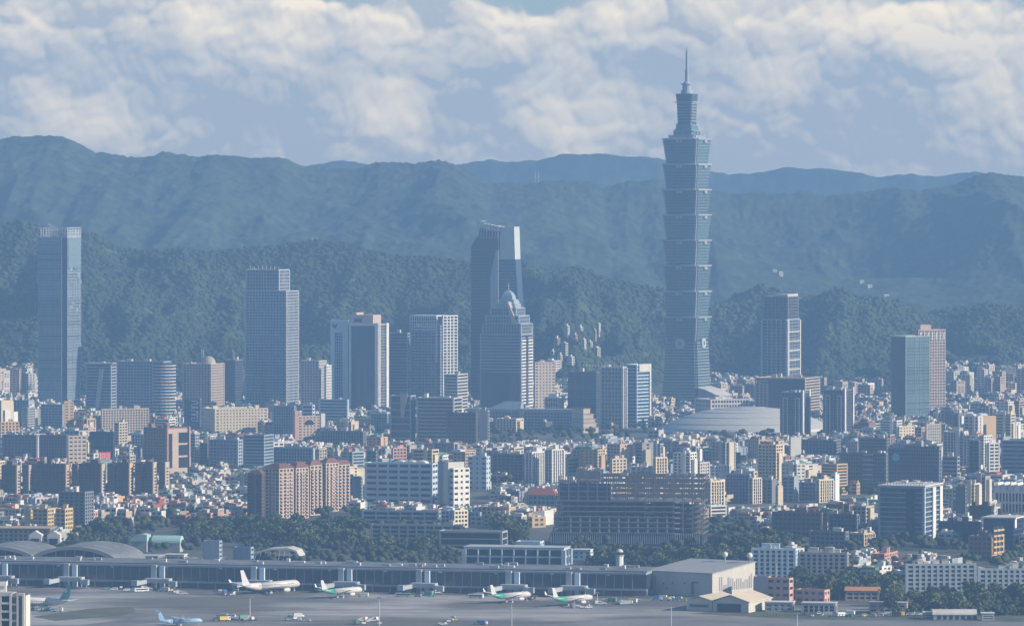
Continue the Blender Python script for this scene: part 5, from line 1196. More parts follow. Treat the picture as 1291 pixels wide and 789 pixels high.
# ================================================================== airport
TH = 12.5; TC, TS = cos(R(TH)), sin(R(TH))
def tp(px, off=0.0, along=0.0):          # point on the terminal base line below a pixel column, pushed back by off metres
    xa, ya = gp(60, 738); xb, yb = gp(815, 751.5)
    u = (px-CX)/FPX; t = (u*ya-xa)/((xb-xa)-u*(yb-ya)); x, y = xa+(xb-xa)*t, ya+(yb-ya)*t
    n = Vector((xb-xa, yb-ya)).normalized(); m = Vector((-n.y, n.x))
    return x+m.x*off+n.x*along, y+m.y*off+n.y*along
_xa, _ya = tp(0); _xb, _yb = tp(815); TLEN = math.hypot(_xb-_xa, _yb-_ya); TANG = math.atan2(_yb-_ya, _xb-_xa)
def at_term(px, off=0): x, y = tp(px, off); return (x, y, 0)
TROOF = _mat('dull_metal_roof', (.14, .155, .175), .8, base2=(.19, .20, .22), var=.2, nscale=.05)
def terminal():
    x0, y0 = tp(-40); x1, y1 = tp(815); Lh = math.hypot(x1-x0, y1-y0); H = 18.5
    r = thing('passenger_terminal', 'very long low dark passenger terminal with a pale flat roof along the apron', 'airport terminal', ((x0+x1)/2, (y0+y1)/2, 0), TANG)
    a = Lh/2; dep = 55
    MB().box(-a, a, .5, dep, 5.2, H-2).obj('dark_glazing', gm('dark'), r)
    MB().box(-a+1, a-1, 6, dep-1, 0, 5.1).obj('ground_floor', wm('dgrey'), r)
    MB().box(-a-2, a, -1.5, dep+1, H-2, H-.6).obj('roof_slab', wm('bluegrey'), r)
    MB().box(-a-2, a, 2, dep-2, H-.59, H+.5).obj('roof_deck', TROOF, r)
    MB().box(-a, a, -.6, .45, 4.2, 5.6).obj('floor_edge', wm('steel'), r)
    m = MB()
    for k in range(int(Lh/7)): m.box(-a+k*7, -a+k*7+.5, .1, .48, 5.62, H-2.02)
    m.obj('mullion', wm('bluegrey'), r)
    for k in range(0, int(Lh/14)): MB().box(-a+5+k*14, -a+6+k*14, 1, 2, 0, 4.18).obj('column', wm('grey'), r)
    rr = random.Random(12)
    for k in range(46):
        x = rr.uniform(-a+8, a-8); y = rr.uniform(6, dep-10); s = rr.uniform(2, 9)
        MB().cbox(x, y, H+.52, s, rr.uniform(2, 4), rr.uniform(1, 2.6)).obj('roof_unit', wm(rr.choice(['offwhite', 'grey', 'white', 'steel'])), r)
    for k in range(12):
        x = -a+30+k*(Lh-60)/11; MB().cbox(x, 1, H-3.2, 3, 1.1, 1).obj('floodlight_box', wm('white'), r)
terminal()
def jet_bridge(px, nm, k):
    x, y = tp(px); r = thing('boarding_bridge', nm, 'boarding bridge', (x, y, 0), TANG, 'boarding bridges along the terminal')
    MB().box(-5.5, -1.2, -5, -.9, 0, 18).obj('stair_tower', wm('steel'), r); MB().box(1.2, 5, -4.2, -.9, 0, 17).obj('stair_tower', wm('ltblue'), r)
    MB().box(-1.15, 1.15, -3.6, -.95, 0, 16.5).obj('glass_link', gm('blue'), r)
    MB().box(-8, 12, -13, -5.1, 4.6, 8).obj('rotunda_room', wm('steel'), r)
    for q in (-7, 0, 7, 11): MB().box(q-.5, q+.5, -12, -11, 0, 4.58).obj('support_leg', wm('grey'), r)
    MB().bar((10, -9, 5.8), (19, -25, 4.8), 3.1).obj('tunnel', wm('offwhite'), r)
    MB().bar((-6, -9, 5.8), (-12, -22, 4.8), 3.1).obj('tunnel', wm('steel'), r)
    MB().cbox(19.5, -26, 3, 4.6, 4.6, 4.2).obj('cab', wm('bluegrey'), r); MB().cbox(-12.5, -23.5, 3, 4.6, 4.6, 4.2).obj('cab', wm('bluegrey'), r)
    MB().box(18.5, 19.2, -22.5, -21.5, 0, 3.4).box(18.51, 21, -22.4, -21.6, 0, 1).obj('drive_leg', wm('grey'), r)
JB = [(3, 'boarding bridge towers at the far left end of the terminal'), (91, 'boarding bridges behind the green-tailed jet at far left'), (201, 'boarding bridges between the two leftmost terminal bays, over open apron'), (327, 'boarding bridges behind the large white jet'), (437, 'boarding bridges behind the small green-tailed jet at centre left'), (535, 'boarding bridges over empty apron at the middle of the terminal'), (648, 'boarding bridges behind the left of the two right-hand green-tailed jets'), (724, 'boarding bridges behind the rightmost green-tailed jet')]
for k, (px, nm) in enumerate(JB): jet_bridge(px, nm, k)
def shed(name, label, cat, px0, px1, off, dep, H, wall='bluegrey', roof=None, style='grid', glass='dark', **kw):
    x0, y0 = tp(px0, off); x1, y1 = tp(px1, off); Lh = math.hypot(x1-x0, y1-y0)
    r = thing(name, label, cat, ((x0+x1)/2-sin(TANG)*dep/2, (y0+y1)/2+cos(TANG)*dep/2, 0), TANG); facade(r, Lh, dep, H, wall, glass, style, **kw); return r, Lh, dep
# white cargo building with long lit side
def cargo():
    xa, ya = gp(816, 752); th = 34
    fp = footprint(816, 898, 952, D_of(752.5), th); w, d = fp[2], min(fp[3], 75); H = 17.5
    r = thing('cargo_building', 'large plain white cargo building with a bright louvred side and sloping roof', 'warehouse', (fp[0], fp[1], 0), -R(th)); a, b = w/2, d/2
    MB().ext_x([(-b, 0), (b, 0), (b, H+5.5), (-b, H)], -a, a).obj('wall', wm('offwhite'), r)
    MB().ext_x([(-b-.8, H+.05), (b+.8, H+5.6), (b+.8, H+6.3), (-b-.8, H+.75)], -a-.6, a+.6).obj('roof', wm('grey'), r)
    rr = random.Random(2)
    for k in range(16):
        y = -b+10+k*(d-16)/15; h = rr.uniform(4, 11); MB().box(a+.02, a+.35, y, y+1.6, 4, 4+h).obj('louvre', wm('grey'), r)
    MB().box(-a+5, -a+8, -b-.25, -b-.02, 0, 14).obj('door', wm('grey'), r)
    for x, z in ((-a+14, 8), (-a+22, 9), (-a+17, 4.5), (-a+33, 9)): MB().box(x, x+1.6, -b-.2, -b-.02, z, z+1.4).obj('vent', wm('dgrey'), r)
    MB().box(-a+40, -a+42, -b-.4, -b-.02, 2, 10).box(-a+40, -a+46, -b-.5, -b-.03, 10.01, 11.2).obj('pipe_duct', wm('dgrey'), r)
    for x in (a*.2, a*.96): 
        c = MB(); c.cyl(x, b*.8, H+5, H+9, .5, n=8); c.obj('dome_post', wm('grey'), r)
        MB().loft([[(x+2.3*cos(t)*cos(2*pi*k/12), b*.8+2.3*cos(t)*sin(2*pi*k/12), H+11+2.3*sin(t)) for k in range(12)] for t in [-pi/2*.95+pi*.95*i/8 for i in range(9)]]).obj('radome', wm('white'), r)
cargo()
def hangar():
    D = D_of(773); th = 24; fp = footprint(863, 942, 975, D, th); w, d = fp[2], 46; H0_ = 7.5
    r = thing('hangar', 'small hangar with twin cream ridged roofs and a wide dark door, by the cargo building', 'hangar', (fp[0], fp[1]+4, 0), -R(th)); a, b = w/2, d/2
    for x0, x1, zr in ((-a, -a+w*.42, 10.8), (-a+w*.42, a, 12.4)):
        xm = (x0+x1)/2
        MB().ext_y([(x0+.5, 0), (x1-.02, 0), (x1-.02, H0_), (xm, zr-.4), (x0+.5, H0_)], -b, b).obj('wall', wm('offwhite'), r)
        MB().ext_y([(x0-1, H0_), (xm, zr), (xm, zr+.5), (x0-1, H0_+.5)], -b-1, b+1).obj('roof', wm('cream'), r)
        MB().ext_y([(xm+.02, zr), (x1+1, H0_), (x1+1, H0_+.5), (xm+.02, zr+.5)], -b-1.02, b+.98).obj('roof', wm('cream'), r)
    MB().box(-a+w*.5, a-6, -b-.4, -b-.05, 0, 6.2).obj('hangar_door', gm('dark'), r); MB().box(-a+3, -a+w*.36, -b-.35, -b-.04, 3, 5).obj('window_strip', gm('blue'), r)
hangar()
def low(name, label, cat, pl, pr, yt, yb, wall, roofc=None, th=12, depth=None, style='grid', glass='dark', fh=3.6, blank='', gable=False, **kw):
    D = D_of(yb); pc = pl+(pr-pl)*.85; fp = footprint(pl, pc, pr, D, th); w = fp[2]; d = depth or min(fp[3], 22); H = max(2.5, zat(yt, D)-1.2)
    r = thing(name, label, cat, (fp[0], fp[1], 0), -R(th)); facade(r, w, d, H, wall, glass, style, fh, blank=blank, **kw)
    if roofc:
        if gable: MB().ext_x([(-d/2-1, H+1.7), (d/2+1, H+1.7), (0, H+4.2)], -w/2-.8, w/2+.8).obj('roof', wm(roofc), r)
        else: MB().box(-w/2-.6, w/2+.6, -d/2-.6, d/2+.6, H+1.7, H+2.2).obj('roof', wm(roofc), r)
    FOOT.append((fp[0], fp[1], w, d, th)); return r
low('pink_fire_station', 'bright pink two-part station block right of the cargo building', 'fire station', 967, 1000, 729, 757, 'salmon', th=25, fh=5, style='solid')
low('pink_low_hall', 'low pink hall with a flat roof right of the bright pink station block', 'hall', 1003, 1046, 744, 763, 'salmon', th=25, style='solid', fh=5)
low('grey_annex', 'grey blank annex between the cargo building and the bright pink station block', 'annex', 950, 972, 727, 752, 'grey', th=12, style='solid', blank='f')
low('orange_roof_shed', 'long shed with an orange gabled roof right of the low pink hall', 'shed', 1062, 1112, 752, 764, 'beige', 'orange', th=6, gable=True, depth=14)
low('salmon_long_shed', 'long low grey-pink shed beside the grass verge', 'shed', 1092, 1148, 765, 777, 'pinkish', 'grey', th=8, depth=12, style='solid')
low('white_canopy_shed', 'white canopy roof over vehicles in front of the low pink hall', 'canopy', 1008, 1058, 764, 775, 'grey', 'white', th=8, depth=12, style='vert')
low('white_strip_shed', 'flat white-roofed shed right of the hangar', 'shed', 962, 1004, 762, 773, 'grey', 'white', th=8, depth=12, style='solid')
low('tin_roof_shed', 'small tin-roofed open shed among the trees near the right edge', 'shed', 1191, 1224, 752, 762, 'dgrey', 'offwhite', th=0, depth=14, style='solid')
low('pale_side_shed', 'short pale-roofed shed left of the barrel-roofed store', 'shed', 1163, 1180, 771, 778, 'grey', 'white', th=0, depth=8, style='solid')
low('flat_store', 'small flat pale store right of the barrel-roofed store', 'shed', 1236, 1254, 772, 780, 'grey', 'white', th=0, depth=8, style='solid')
def barrel():
    D = D_of(781); x0, x1 = xat(1177, D), xat(1231, D); r = thing('barrel_roof_store', 'long store with a rounded white barrel roof near the right edge', 'store', ((x0+x1)/2, D+8, 0)); a = (x1-x0)/2; n = 10
    MB().box(-a, a, -7, 7, 0, 3.6).obj('wall', wm('bluegrey'), r)
    MB().ext_x([(7.6*cos(pi*k/n), 3.62+3.6*sin(pi*k/n)) for k in range(n+1)], -a-.6, a+.6).obj('barrel_roof', wm('offwhite'), r)
    for k in range(7): MB().box(-a+3+k*4.3, -a+5.4+k*4.3, -7.2, -7.02, .4, 3).obj('door', gm('dark'), r)
barrel()
# buildings behind the terminal
def behind():
    def arched(px0, px1, off, H, lab, dep=70):
        x0, y0 = tp(px0, off); x1, y1 = tp(px1, off); w = math.hypot(x1-x0, y1-y0); n = 16
        r = thing('arched_hall', lab, 'hall', ((x0+x1)/2, (y0+y1)/2, 0), TANG); a = w/2
        arc = lambda rad, dz: [(a*rad*cos(pi*k/n), 13+dz+(H-13)*sin(pi*k/n)) for k in range(n+1)]
        o, i = arc(1, 0), arc(.97, -1.4)
        MB().ext_y(o+i[::-1], -2, dep).obj('arched_roof', TROOF, r); e = arc(1.004, .1)
        MB().ext_y(e+arc(.93, -2.5)[::-1], -3.2, -2.05).obj('roof_edge', wm('concrete'), r)
        MB().ext_y([(a*.955*cos(pi*k/n), 13+(H-15)*sin(pi*k/n)) for k in range(n+1)], 1, dep-1).obj('glazed_end', gm('dark'), r)
        MB().box(-a, a, .5, dep-.5, 0, 12.9).obj('base', wm('bluegrey'), r)
        for k in range(9): x = -a*.85+a*1.7*k/8; MB().box(x-.3, x+.3, .4, .95, 13, 13+(H-16)*math.sqrt(max(0, 1-(x/a)**2))).obj('mullion', wm('steel'), r)
    arched(8, 122, 58, 27, 'hall with a broad arched pale roof behind the left end of the terminal')
    arched(-90, 18, 60, 26, 'second arched roof hall, cut off by the left frame edge')
    low('column_fronted_building', 'low dark building fronted by pale columns behind the terminal at left', 'office building', 147, 208, 702, 715, 'dgrey', 'steel', th=12, style='vert', ps=8, pw=1.2, prj=1.4, fh=9)
    low('blue_shade_block', 'plain grey cube building left of the trees behind the terminal', 'plant building', 256, 280, 682, 711, 'bluegrey', th=12, style='solid', blank='f')
    low('stair_cube', 'plain grey cube with a pale edge beside the curved white roof', 'plant building', 294, 320, 690, 716, 'bluegrey', th=14, style='solid', blank='f')
    low('parapet_store', 'small pale columned store right of the dark column-fronted building', 'store', 208, 236, 700, 713, 'offwhite', 'white', th=12, style='vert')
    low('multi_column_hall', 'long low pale blue hall with a row of slender white columns behind the terminal', 'hall', 577, 726, 694, 716, 'ltblue', 'steel', th=12, style='vert', ps=10, pw=.9, prj=1.6, fh=8, depth=26)
    low('white_end_room', 'small white-roofed block at the right end of the slender-columned hall', 'annex', 722, 748, 694, 706, 'ltblue', 'white', th=12, depth=12, style='solid')
    low('step_roof_block', 'pale stepped small block above the slender-columned hall', 'plant building', 650, 686, 683, 697, 'ltblue', th=12, style='solid', blank='f')
    low('gabled_hall', 'long brown-roofed dark hall with two white gabled porches at the left edge', 'hall', -20, 74, 668, 694, 'dgrey', 'tan', th=6, style='grid', depth=30)
    D = D_of(694)
    for i, px in enumerate((47, 70)):
        r = thing('gabled_porch', ['left', 'right'][i]+' white gabled porch of the long brown-roofed hall', 'porch', (xat(px, D)-1, D-4, 0), -R(6), 'white gabled porches')
        MB().ext_y([(-5.5, 0), (5.5, 0), (5.5, 14), (0, 17.5), (-5.5, 14)], -2, 6).obj('wall', wm('white'), r); MB().box(-3.6, 3.6, -2.4, -2.02, 2, 11).obj('dark_opening', gm('dark'), r)
    # curved white roof hall
    D = D_of(712); x0, x1 = xat(318, D), xat(381, D); r = thing('curved_roof_hall', 'hall under a low curved white roof with lattice trusses behind the large white jet', 'hall', ((x0+x1)/2, D+14, 0), -R(8)); a = (x1-x0)/2
    prof = [(-a, 8), (-a, 9), (-a*.3, 13), (a*.5, 14.2), (a*.85, 12), (a, 7), (a-1, 6.4), (a*.8, 10.8), (a*.5, 12.9), (-a*.3, 11.8)]
    MB().ext_y(prof[::-1], -12, 14).obj('curved_roof', wm('offwhite'), r); MB().box(-a+1, a-2, -10, 12, 0, 7.5).obj('glazing', gm('dark'), r)
    for k in range(10): x = -a+2+k*(2*a-5)/9; MB().bar((x, -11.5, 0), (x+2.4, -11.5, 8.8+3*sin(k/9*pi)), .5).obj('truss', wm('white'), r)
    # teal glass roofs
    for i, (p0, p1, yt, lab) in enumerate(((165, 188, 672, 'left rounded pale teal glass roof among the trees behind the terminal'), (193, 230, 674, 'right wider pale teal vaulted roof among the trees behind the terminal'))):
        D = D_of(695); x0, x1 = xat(p0, D), xat(p1, D); z = zat(yt, D); a = (x1-x0)/2; r = thing('teal_roof_hall', lab, 'hall', ((x0+x1)/2, D, 0), -R(10), 'teal roofed halls')
        MB().box(-a+.5, a-.5, -6, 6, 0, z-6.5).obj('wall', wm('grey'), r); n = 10
        if i == 0: MB().ext_y([(-a, z-6.4), (a, z-6.4), (a, z-1), (a*.5, z), (-a*.1, z-.6), (-a*.6, z-3)], -7, 7).obj('glass_roof', wm('teal'), r)
        else: MB().ext_x([(7*cos(pi*k/n), z-6.4+6*sin(pi*k/n)) for k in range(n+1)], -a, a).obj('glass_roof', wm('teal'), r)
    # small lantern tower (church like) and control mast
    D = D_of(716); r = thing('lantern_tower', 'small white octagonal lantern tower with a pale dome behind the terminal', 'tower', (xat(781, D), D, 0)); z = zat(697, D)
    MB().cyl(0, 0, 0, z-2, 3.2, n=8).obj('shaft', wm('white'), r); MB().cyl(0, 0, z-2, z-1.5, 4, n=8).obj('gallery', wm('steel'), r); MB().cyl(0, 0, z-1.49, z+1, 2.6, n=8).obj('lantern_room', gm('dark'), r)
    MB().loft([[(3*cos(t)*cos(2*pi*k/12), 3*cos(t)*sin(2*pi*k/12), z+1+2.6*sin(t)) for k in range(12)] for t in [pi/2*i/6*.97 for i in range(7)]]).obj('dome', wm('offwhite'), r)
behind()
# foreground tower top at the lower left
def frame_building():
    D = 3000; x0, x1 = xat(-14, D), xat(32.5, D); zt = zat(748.5, D); r = thing('white_framed_tower', 'top of a near apartment tower with thick white frames and dark windows, lower left corner', 'apartment tower', ((x0+x1)/2, D+8, 0), -R(6)); a = (x1-x0)/2
    MB().box(-a+.4, a-.4, -6.5, 7, 0, zt-1.2).obj('dark_core', wm('dgrey'), r); fh = 4.6; n = 17
    for (xa, xb) in ((-a, -a+1), (a-14.2, a-13), (a-8.4, a-7.2), (a-4.3, a-3.3), (a-1.1, a)): MB().box(xa, xb, -8, -6.4, zt-n*fh, zt+(.6 if xa > a-5 else 0)).obj('white_post', wm('white'), r)
    for k in range(n):
        z = zt-k*fh
        MB().box(a-12.98, a-8.42, -7.9, -6.4, z-1.1, z).obj('white_beam', wm('white'), r); MB().box(-a+1.02, a-14.22, -7.85, -6.4, z-1.1, z).obj('white_beam', wm('white'), r)
        MB().box(a-12.9, a-8.5, -6.9, -6.45, z-4.4, z-1.2).obj('window', gm('dark'), r)
        MB().box(a-7.1, a-4.4, -7.2, -6.45, z-1.9, z-.6).obj('balcony', wm('offwhite'), r)
    MB().box(a-3.2, a-1.2, -8, -6.4, zt-.6, zt+.6).obj('white_beam', wm('white'), r)
    MB().box(-a, a-7, -7.5, 6, zt+.01, zt+.5).obj('roof_slab', wm('grey'), r)
    MB().box(a+.01, a+.8, -7, 6, 0, zt-1).obj('side_wall', wm('white'), r)
    D = 2990; r2 = thing('roof_sign_box', 'small white rooftop box above the near framed tower at the left frame edge', 'roof box', (xat(-2, 3010), 3012, zt+.5)); MB().box(-4, 4.4, -2, 2, 0, 5.6).obj('box', wm('white'), r2)
    MB().box(-3, 3.4, -2.2, -2.02, 1.8, 3.4).obj('panel', wm('grey'), r2)
frame_building()

# ---- aircraft
WHP = _mat('aircraft_white', (.6, .6, .6), .35, var=.03, rnd_obj=.02); GRP = _mat('aircraft_green', (.05, .32, .22), .4, var=.05); BLP = _mat('aircraft_blue', (.25, .42, .62), .4, var=.05); GYP = _mat('aircraft_grey', (.35, .37, .40), .4, var=.05)
def aircraft(name, label, x, y, heading, s=1.0, Lf=60., span=58., rad=2.9, fin=WHP, tail=None, body=WHP, prop=False):
    """nose along local +y"""
    r = thing(name, label, 'aircraft', (x, y, 0), -R(heading), 'parked airliners'); r.scale = (s, s, s)
    zc = rad+ (2.6 if not prop else 1.2); n = 18
    def ring(yy, rr_, dz=0): return [(rr_*cos(2*pi*k/n), yy, zc+dz+rr_*sin(2*pi*k/n)) for k in range(n)]
    ys = [(.5, .06, -.3), (.49, .45, -.25), (.465, .78, -.12), (.42, .97, 0), (.36, 1, 0), (-.20, 1, 0), (-.20001, 1, 0), (-.32, .84, .16), (-.42, .52, .4), (-.48, .25, .62), (-.5, .1, .72)]
    RR = [ring(yy*Lf, rad*q, rad*dz) for yy, q, dz in ys]
    f = MB().loft(RR[:6]).obj('fuselage', body, r); g = MB().loft(RR[6:]).obj('rear_fuselage', tail or body, r)
    for o in (f, g):
        for p in o.data.polygons: p.use_smooth = len(p.vertices) == 4
    m = MB()
    for sx in (-1, 1):
        for k in range(int(Lf*.62/1.4)): yy = -.24*Lf+k*1.4; m.box(*sorted((sx*rad*.985, sx*(rad*1.004))), yy, yy+.55, zc+rad*.12, zc+rad*.34)
    w_ = m.obj('cabin_window', gm('dark'), f); MB().box(-rad*.55, rad*.55, Lf*.452, Lf*.47, zc+rad*.25, zc+rad*.55).obj('cockpit_window', gm('dark'), f)
    zw = zc-rad*.55 if not prop else zc+rad*1.02; hs = span/2
    for sx in (-1, 1):
        if not prop: P = [(rad*.6, .13*Lf, 0, 1.1), (hs*.38, -.01*Lf, 1.2, .7), (hs*.97, -.16*Lf, 3.0, .25), (hs, -.19*Lf, 5.2, .15)]; C = [.20*Lf, .115*Lf, .045*Lf, .02*Lf]
        else: P = [(0, .08*Lf, 0, .5), (hs*.4, .07*Lf, 0, .4), (hs*.97, .05*Lf, .2, .2), (hs, .045*Lf, .2, .1)]; C = [.1*Lf, .095*Lf, .055*Lf, .04*Lf]
        MB().loft([[(sx*xx, yy, zw+dz+t/2), (sx*xx, yy-c*.5, zw+dz+t*.6), (sx*xx, yy-c, zw+dz), (sx*xx, yy-c*.5, zw+dz-t*.5)] for (xx, yy, dz, t), c in zip(P, C)]).obj('wing', body if not prop else WHP, r)
        ex, ey = hs*.33, (.11*Lf if not prop else .10*Lf); er = rad*.56 if not prop else rad*.42; ez = zw-.3*rad if not prop else zw-.1
        E = MB().loft([[(sx*ex+q*er*cos(2*pi*k/12), ey+dy, ez-er*.4+q*er*sin(2*pi*k/12)) for k in range(12)] for dy, q in ((er*1.4, .86), (er*1.1, 1), (-er*1.2, 1.0), (-er*2.3, .62))]).obj('engine', body, r)
        if prop:
            for k in range(3): a_ = 2*pi*k/6+.4; MB().bar((sx*ex-2*cos(a_), ey+er*1.6, ez-er*.4-2*sin(a_)), (sx*ex+2*cos(a_), ey+er*1.6, ez-er*.4+2*sin(a_)), .22).obj('propeller_blade', GYP, E)
        zt = zc+rad*.55 if not prop else zc+rad+Lf*.16; ty = -.44*Lf
        MB().loft([[(sx*xx, yy, zt+dz+t), (sx*xx, yy-c, zt+dz), (sx*xx, yy-c*.5, zt+dz-t)] for xx, yy, dz, t, c in ((.1, ty, 0, .25, .09*Lf), (hs*.34, ty-.055*Lf, .7, .12, .04*Lf))]).obj('tailplane', body, r)
        MB().box(sx*2.6-.4, sx*2.6+.4, -.06*Lf, -.02*Lf, .02, 1.2).box(sx*2.6-.15, sx*2.6+.15, -.045*Lf, -.035*Lf, 1.21, zc-rad*.7).obj('main_gear', GYP, r)
    MB().box(-.35, .35, .40*Lf, .42*Lf, .02, 1).box(-.12, .12, .405*Lf, .415*Lf, 1.01, zc-rad*.8).obj('nose_gear', GYP, r)
    fh = Lf*.17 if not prop else Lf*.17
    F = MB().loft([[(.28*q, -.36*Lf-dy, zc+rad*.75+h_), (0, -.36*Lf-dy+.3, zc+rad*.75+h_), (-.28*q, -.36*Lf-dy, zc+rad*.75+h_), (0, -.36*Lf-dy-c, zc+rad*.75+h_)] for h_, dy, c, q in ((-.6, -.01*Lf, .13*Lf, 1.2), (fh*.2, .03*Lf, .105*Lf, 1), (fh, .115*Lf, .05*Lf, .5))]).obj('tail_fin', fin, r)
    return r, F, zc, fh
x, y = gp(341, 747.5); aircraft('large_airliner', 'large all-white twin-engined airliner parked facing the terminal', x, y+4, 40, 1.05, 62, 60, 2.9)
for i, (px, py, lab) in enumerate(((431, 753, 'small white jet with green tail, parked right of the large white airliner'), (644, 759, 'small white green-tailed jet, left one of the pair at right of centre'), (722, 763, 'small white green-tailed jet ringed by service vehicles, rightmost airliner'))):
    x, y = gp(px, py); aircraft('small_airliner', lab, x, y, 42, 1.15, 38, 34.5, 1.98, fin=WHP, tail=GRP)
x, y = gp(40, 768); r, F, zc, fh = aircraft('green_tail_airliner', 'airliner with a green tail and white emblem, nose hidden behind the near framed tower', x, y, -62, 1.1, 60, 58, 2.8, fin=GRP, tail=WHP)
for sx in (-1, 1):
    MB().loft([[(sx*(.36+d_), -.36*60-5.6-q*1.5*cos(2*pi*k/12), zc+2.1+fh*.62+q*1.5*sin(2*pi*k/12)) for k in range(12)] for d_, q in ((0, 1), (.05, 1))]).obj('tail_emblem', WHP, F)
x, y = gp(228, 788); aircraft('propeller_aircraft', 'small blue and white propeller aircraft with a raised tail at the bottom edge', x, y-2, 62, 1.25, 27, 27, 1.4, fin=BLP, tail=BLP, body=BLP, prop=True)
# ---- ground vehicles
VM = {k: _mat('vehicle_'+k, c, .4, var=.05, rnd_obj=.1) for k, c in dict(white=(.75, .75, .73), yellow=(.62, .45, .08), grey=(.30, .32, .34), green=(.12, .3, .2), blue=(.12, .25, .5), dark=(.06, .07, .08), silver=(.5, .52, .55)).items()}
TYRE = _mat('tyre_rubber', (.02, .02, .02), .9)
def vehicle(kind, col, px, py, rot, label, group='ground vehicles on the apron'):
    x, y = gp(px, py); S = dict(van=(2.1, 5.4, 2.3), bus=(2.9, 12, 3.0), tug=(2, 3.6, 1.6), truck=(2.6, 8.5, 3.2), car=(1.9, 4.5, 1.5), loader=(3.2, 9, 2.2), cart=(1.8, 3.2, 1.7))[kind]
    w, l, h = S; r = thing('apron_'+kind, label, kind, (x, y, 0), R(rot), group); a, b = w/2, l/2; g = .45
    if kind == 'bus': MB().ext_x([(-b, g), (b, g), (b, h-.3), (b-.3, h), (-b+.3, h), (-b, h-.4)], -a, a).obj('body', VM[col], r); MB().box(-a-.03, a+.03, -b+.8, b-.8, h*.48, h*.8).obj('window', gm('dark'), r)
    elif kind == 'truck': MB().box(-a, a, -b, b-2.4, g+.2, h).obj('cargo_box', VM[col], r); MB().ext_x([(b-2.2, g), (b, g), (b, g+1.2), (b-.6, h*.78), (b-2.2, h*.78)], -a+.1, a-.1).obj('cab', VM['white'], r); MB().box(-a+.05, a-.05, b-1.4, b-.45, g+1.15, h*.72).obj('window', gm('dark'), r)
    elif kind == 'loader': MB().box(-a, a, -b, b, g, g+.7).obj('deck', VM[col], r); MB().box(-a, a, b-2.2, b, g+.71, h+.8).obj('cab', VM['white'], r); MB().bar((0, -b+1, g+.7), (0, b-2.4, h+.6), 1.2).obj('conveyor', VM['grey'], r)
    elif kind == 'cart': MB().box(-a, a, -b, b, .5, .75).obj('deck', VM['grey'], r); MB().ext_y([(-a, .76), (a, .76), (a, h), (a*.5, h+.25), (-a*.5, h+.25), (-a, h)], -b+.1, b-.1).obj('container', VM[col], r)
    else:
        MB().ext_x([(-b, g), (b, g), (b, g+h*.42), (b-l*.2, g+h*.5), (b-l*.34, g+h-.45), (-b+.15, g+h-.45), (-b, g+h*.5)], -a, a).obj('body', VM[col], r); MB().box(-a-.02, a+.02, -b+.5, b-l*.33, g+h*.5, g+h-.65).obj('window', gm('dark'), r)
    for sx in (-1, 1):
        for q in (-.62, .62): 
            wx = sx*(a-.12); yy = q*b
            MB().loft([[(wx+dx, yy+.42*cos(2*pi*k/10), .43+.42*sin(2*pi*k/10)) for k in range(10)] for dx in (-.14, .16)]).obj('wheel', TYRE, r)
rv = random.Random(31); used = {}
spots = []
for (x0, x1, y0, y1, n, where) in ((130, 190, 741, 746, 7, 'left of the second boarding bridges'), (205, 232, 744, 750, 6, 'under the second boarding bridges'), (276, 300, 744, 750, 5, 'under the wing of the large white airliner'), (445, 460, 748, 753, 3, 'by the small jet right of the large airliner'), (500, 552, 745, 752, 9, 'below the middle boarding bridges'), (594, 604, 749, 754, 3, 'left of the pair of green-tailed jets'), (664, 680, 753, 757, 4, 'between the pair of green-tailed jets'), (720, 744, 764, 767, 6, 'beside the rightmost jet'),
                               (752, 806, 755, 763, 14, 'right of the rightmost jet'), (826, 868, 753, 758, 9, 'in front of the cargo building'), (270, 322, 778, 783, 14, 'in the equipment row at lower left'), (360, 386, 776, 786, 6, 'in the equipment park at bottom centre-left'), (448, 480, 782, 788, 7, 'in the equipment row at bottom centre'), (552, 575, 778, 788, 6, 'in the small equipment park at bottom centre'), (598, 612, 786, 788, 3, 'by the bottom light mast'), (50, 80, 767, 772, 9, 'below the green-tailed airliner at far left'), (1062, 1078, 777, 780, 1, 'alone on the grass verge'), (1010, 1160, 774, 777, 16, 'parked along the grass verge sheds')):
    for k in range(n):
        kind = rv.choice(['van', 'bus', 'tug', 'truck', 'car', 'loader', 'cart', 'cart', 'van', 'truck']); col = rv.choice(['white', 'white', 'white', 'silver', 'grey', 'yellow', 'blue', 'green', 'dark'])
        if 'equipment' in where: kind = rv.choice(['cart', 'cart', 'loader', 'truck', 'tug']); col = rv.choice(['white', 'yellow', 'green', 'silver', 'dark', 'white'])
        if 'grass verge sheds' in where: kind = rv.choice(['car', 'van', 'truck'])
        px = x0+(x1-x0)*(k+.5)/n+rv.uniform(-1, 1); spots.append((px, rv.uniform(y0, y1), kind, col, where))
cnt = {}
for s_ in spots: cnt.setdefault((s_[2], s_[3], s_[4]), []).append(s_)
ORD = ['leftmost', 'second', 'third', 'fourth', 'fifth', 'sixth', 'seventh']
KN = dict(van='van', bus='bus', tug='tow tractor', truck='box truck', car='car', loader='belt loader', cart='baggage cart')
for (kd, cl, wh), L_ in cnt.items():
    L_.sort()
    for k, s_ in enumerate(L_):
        lab = '%s%s %s %s' % ((ORD[k]+' ') if len(L_) > 1 else '', cl, KN[kd], wh)
        vehicle(kd, cl, s_[0], s_[1], rv.choice([90, 80, 100, 12, -60, 70]), lab)
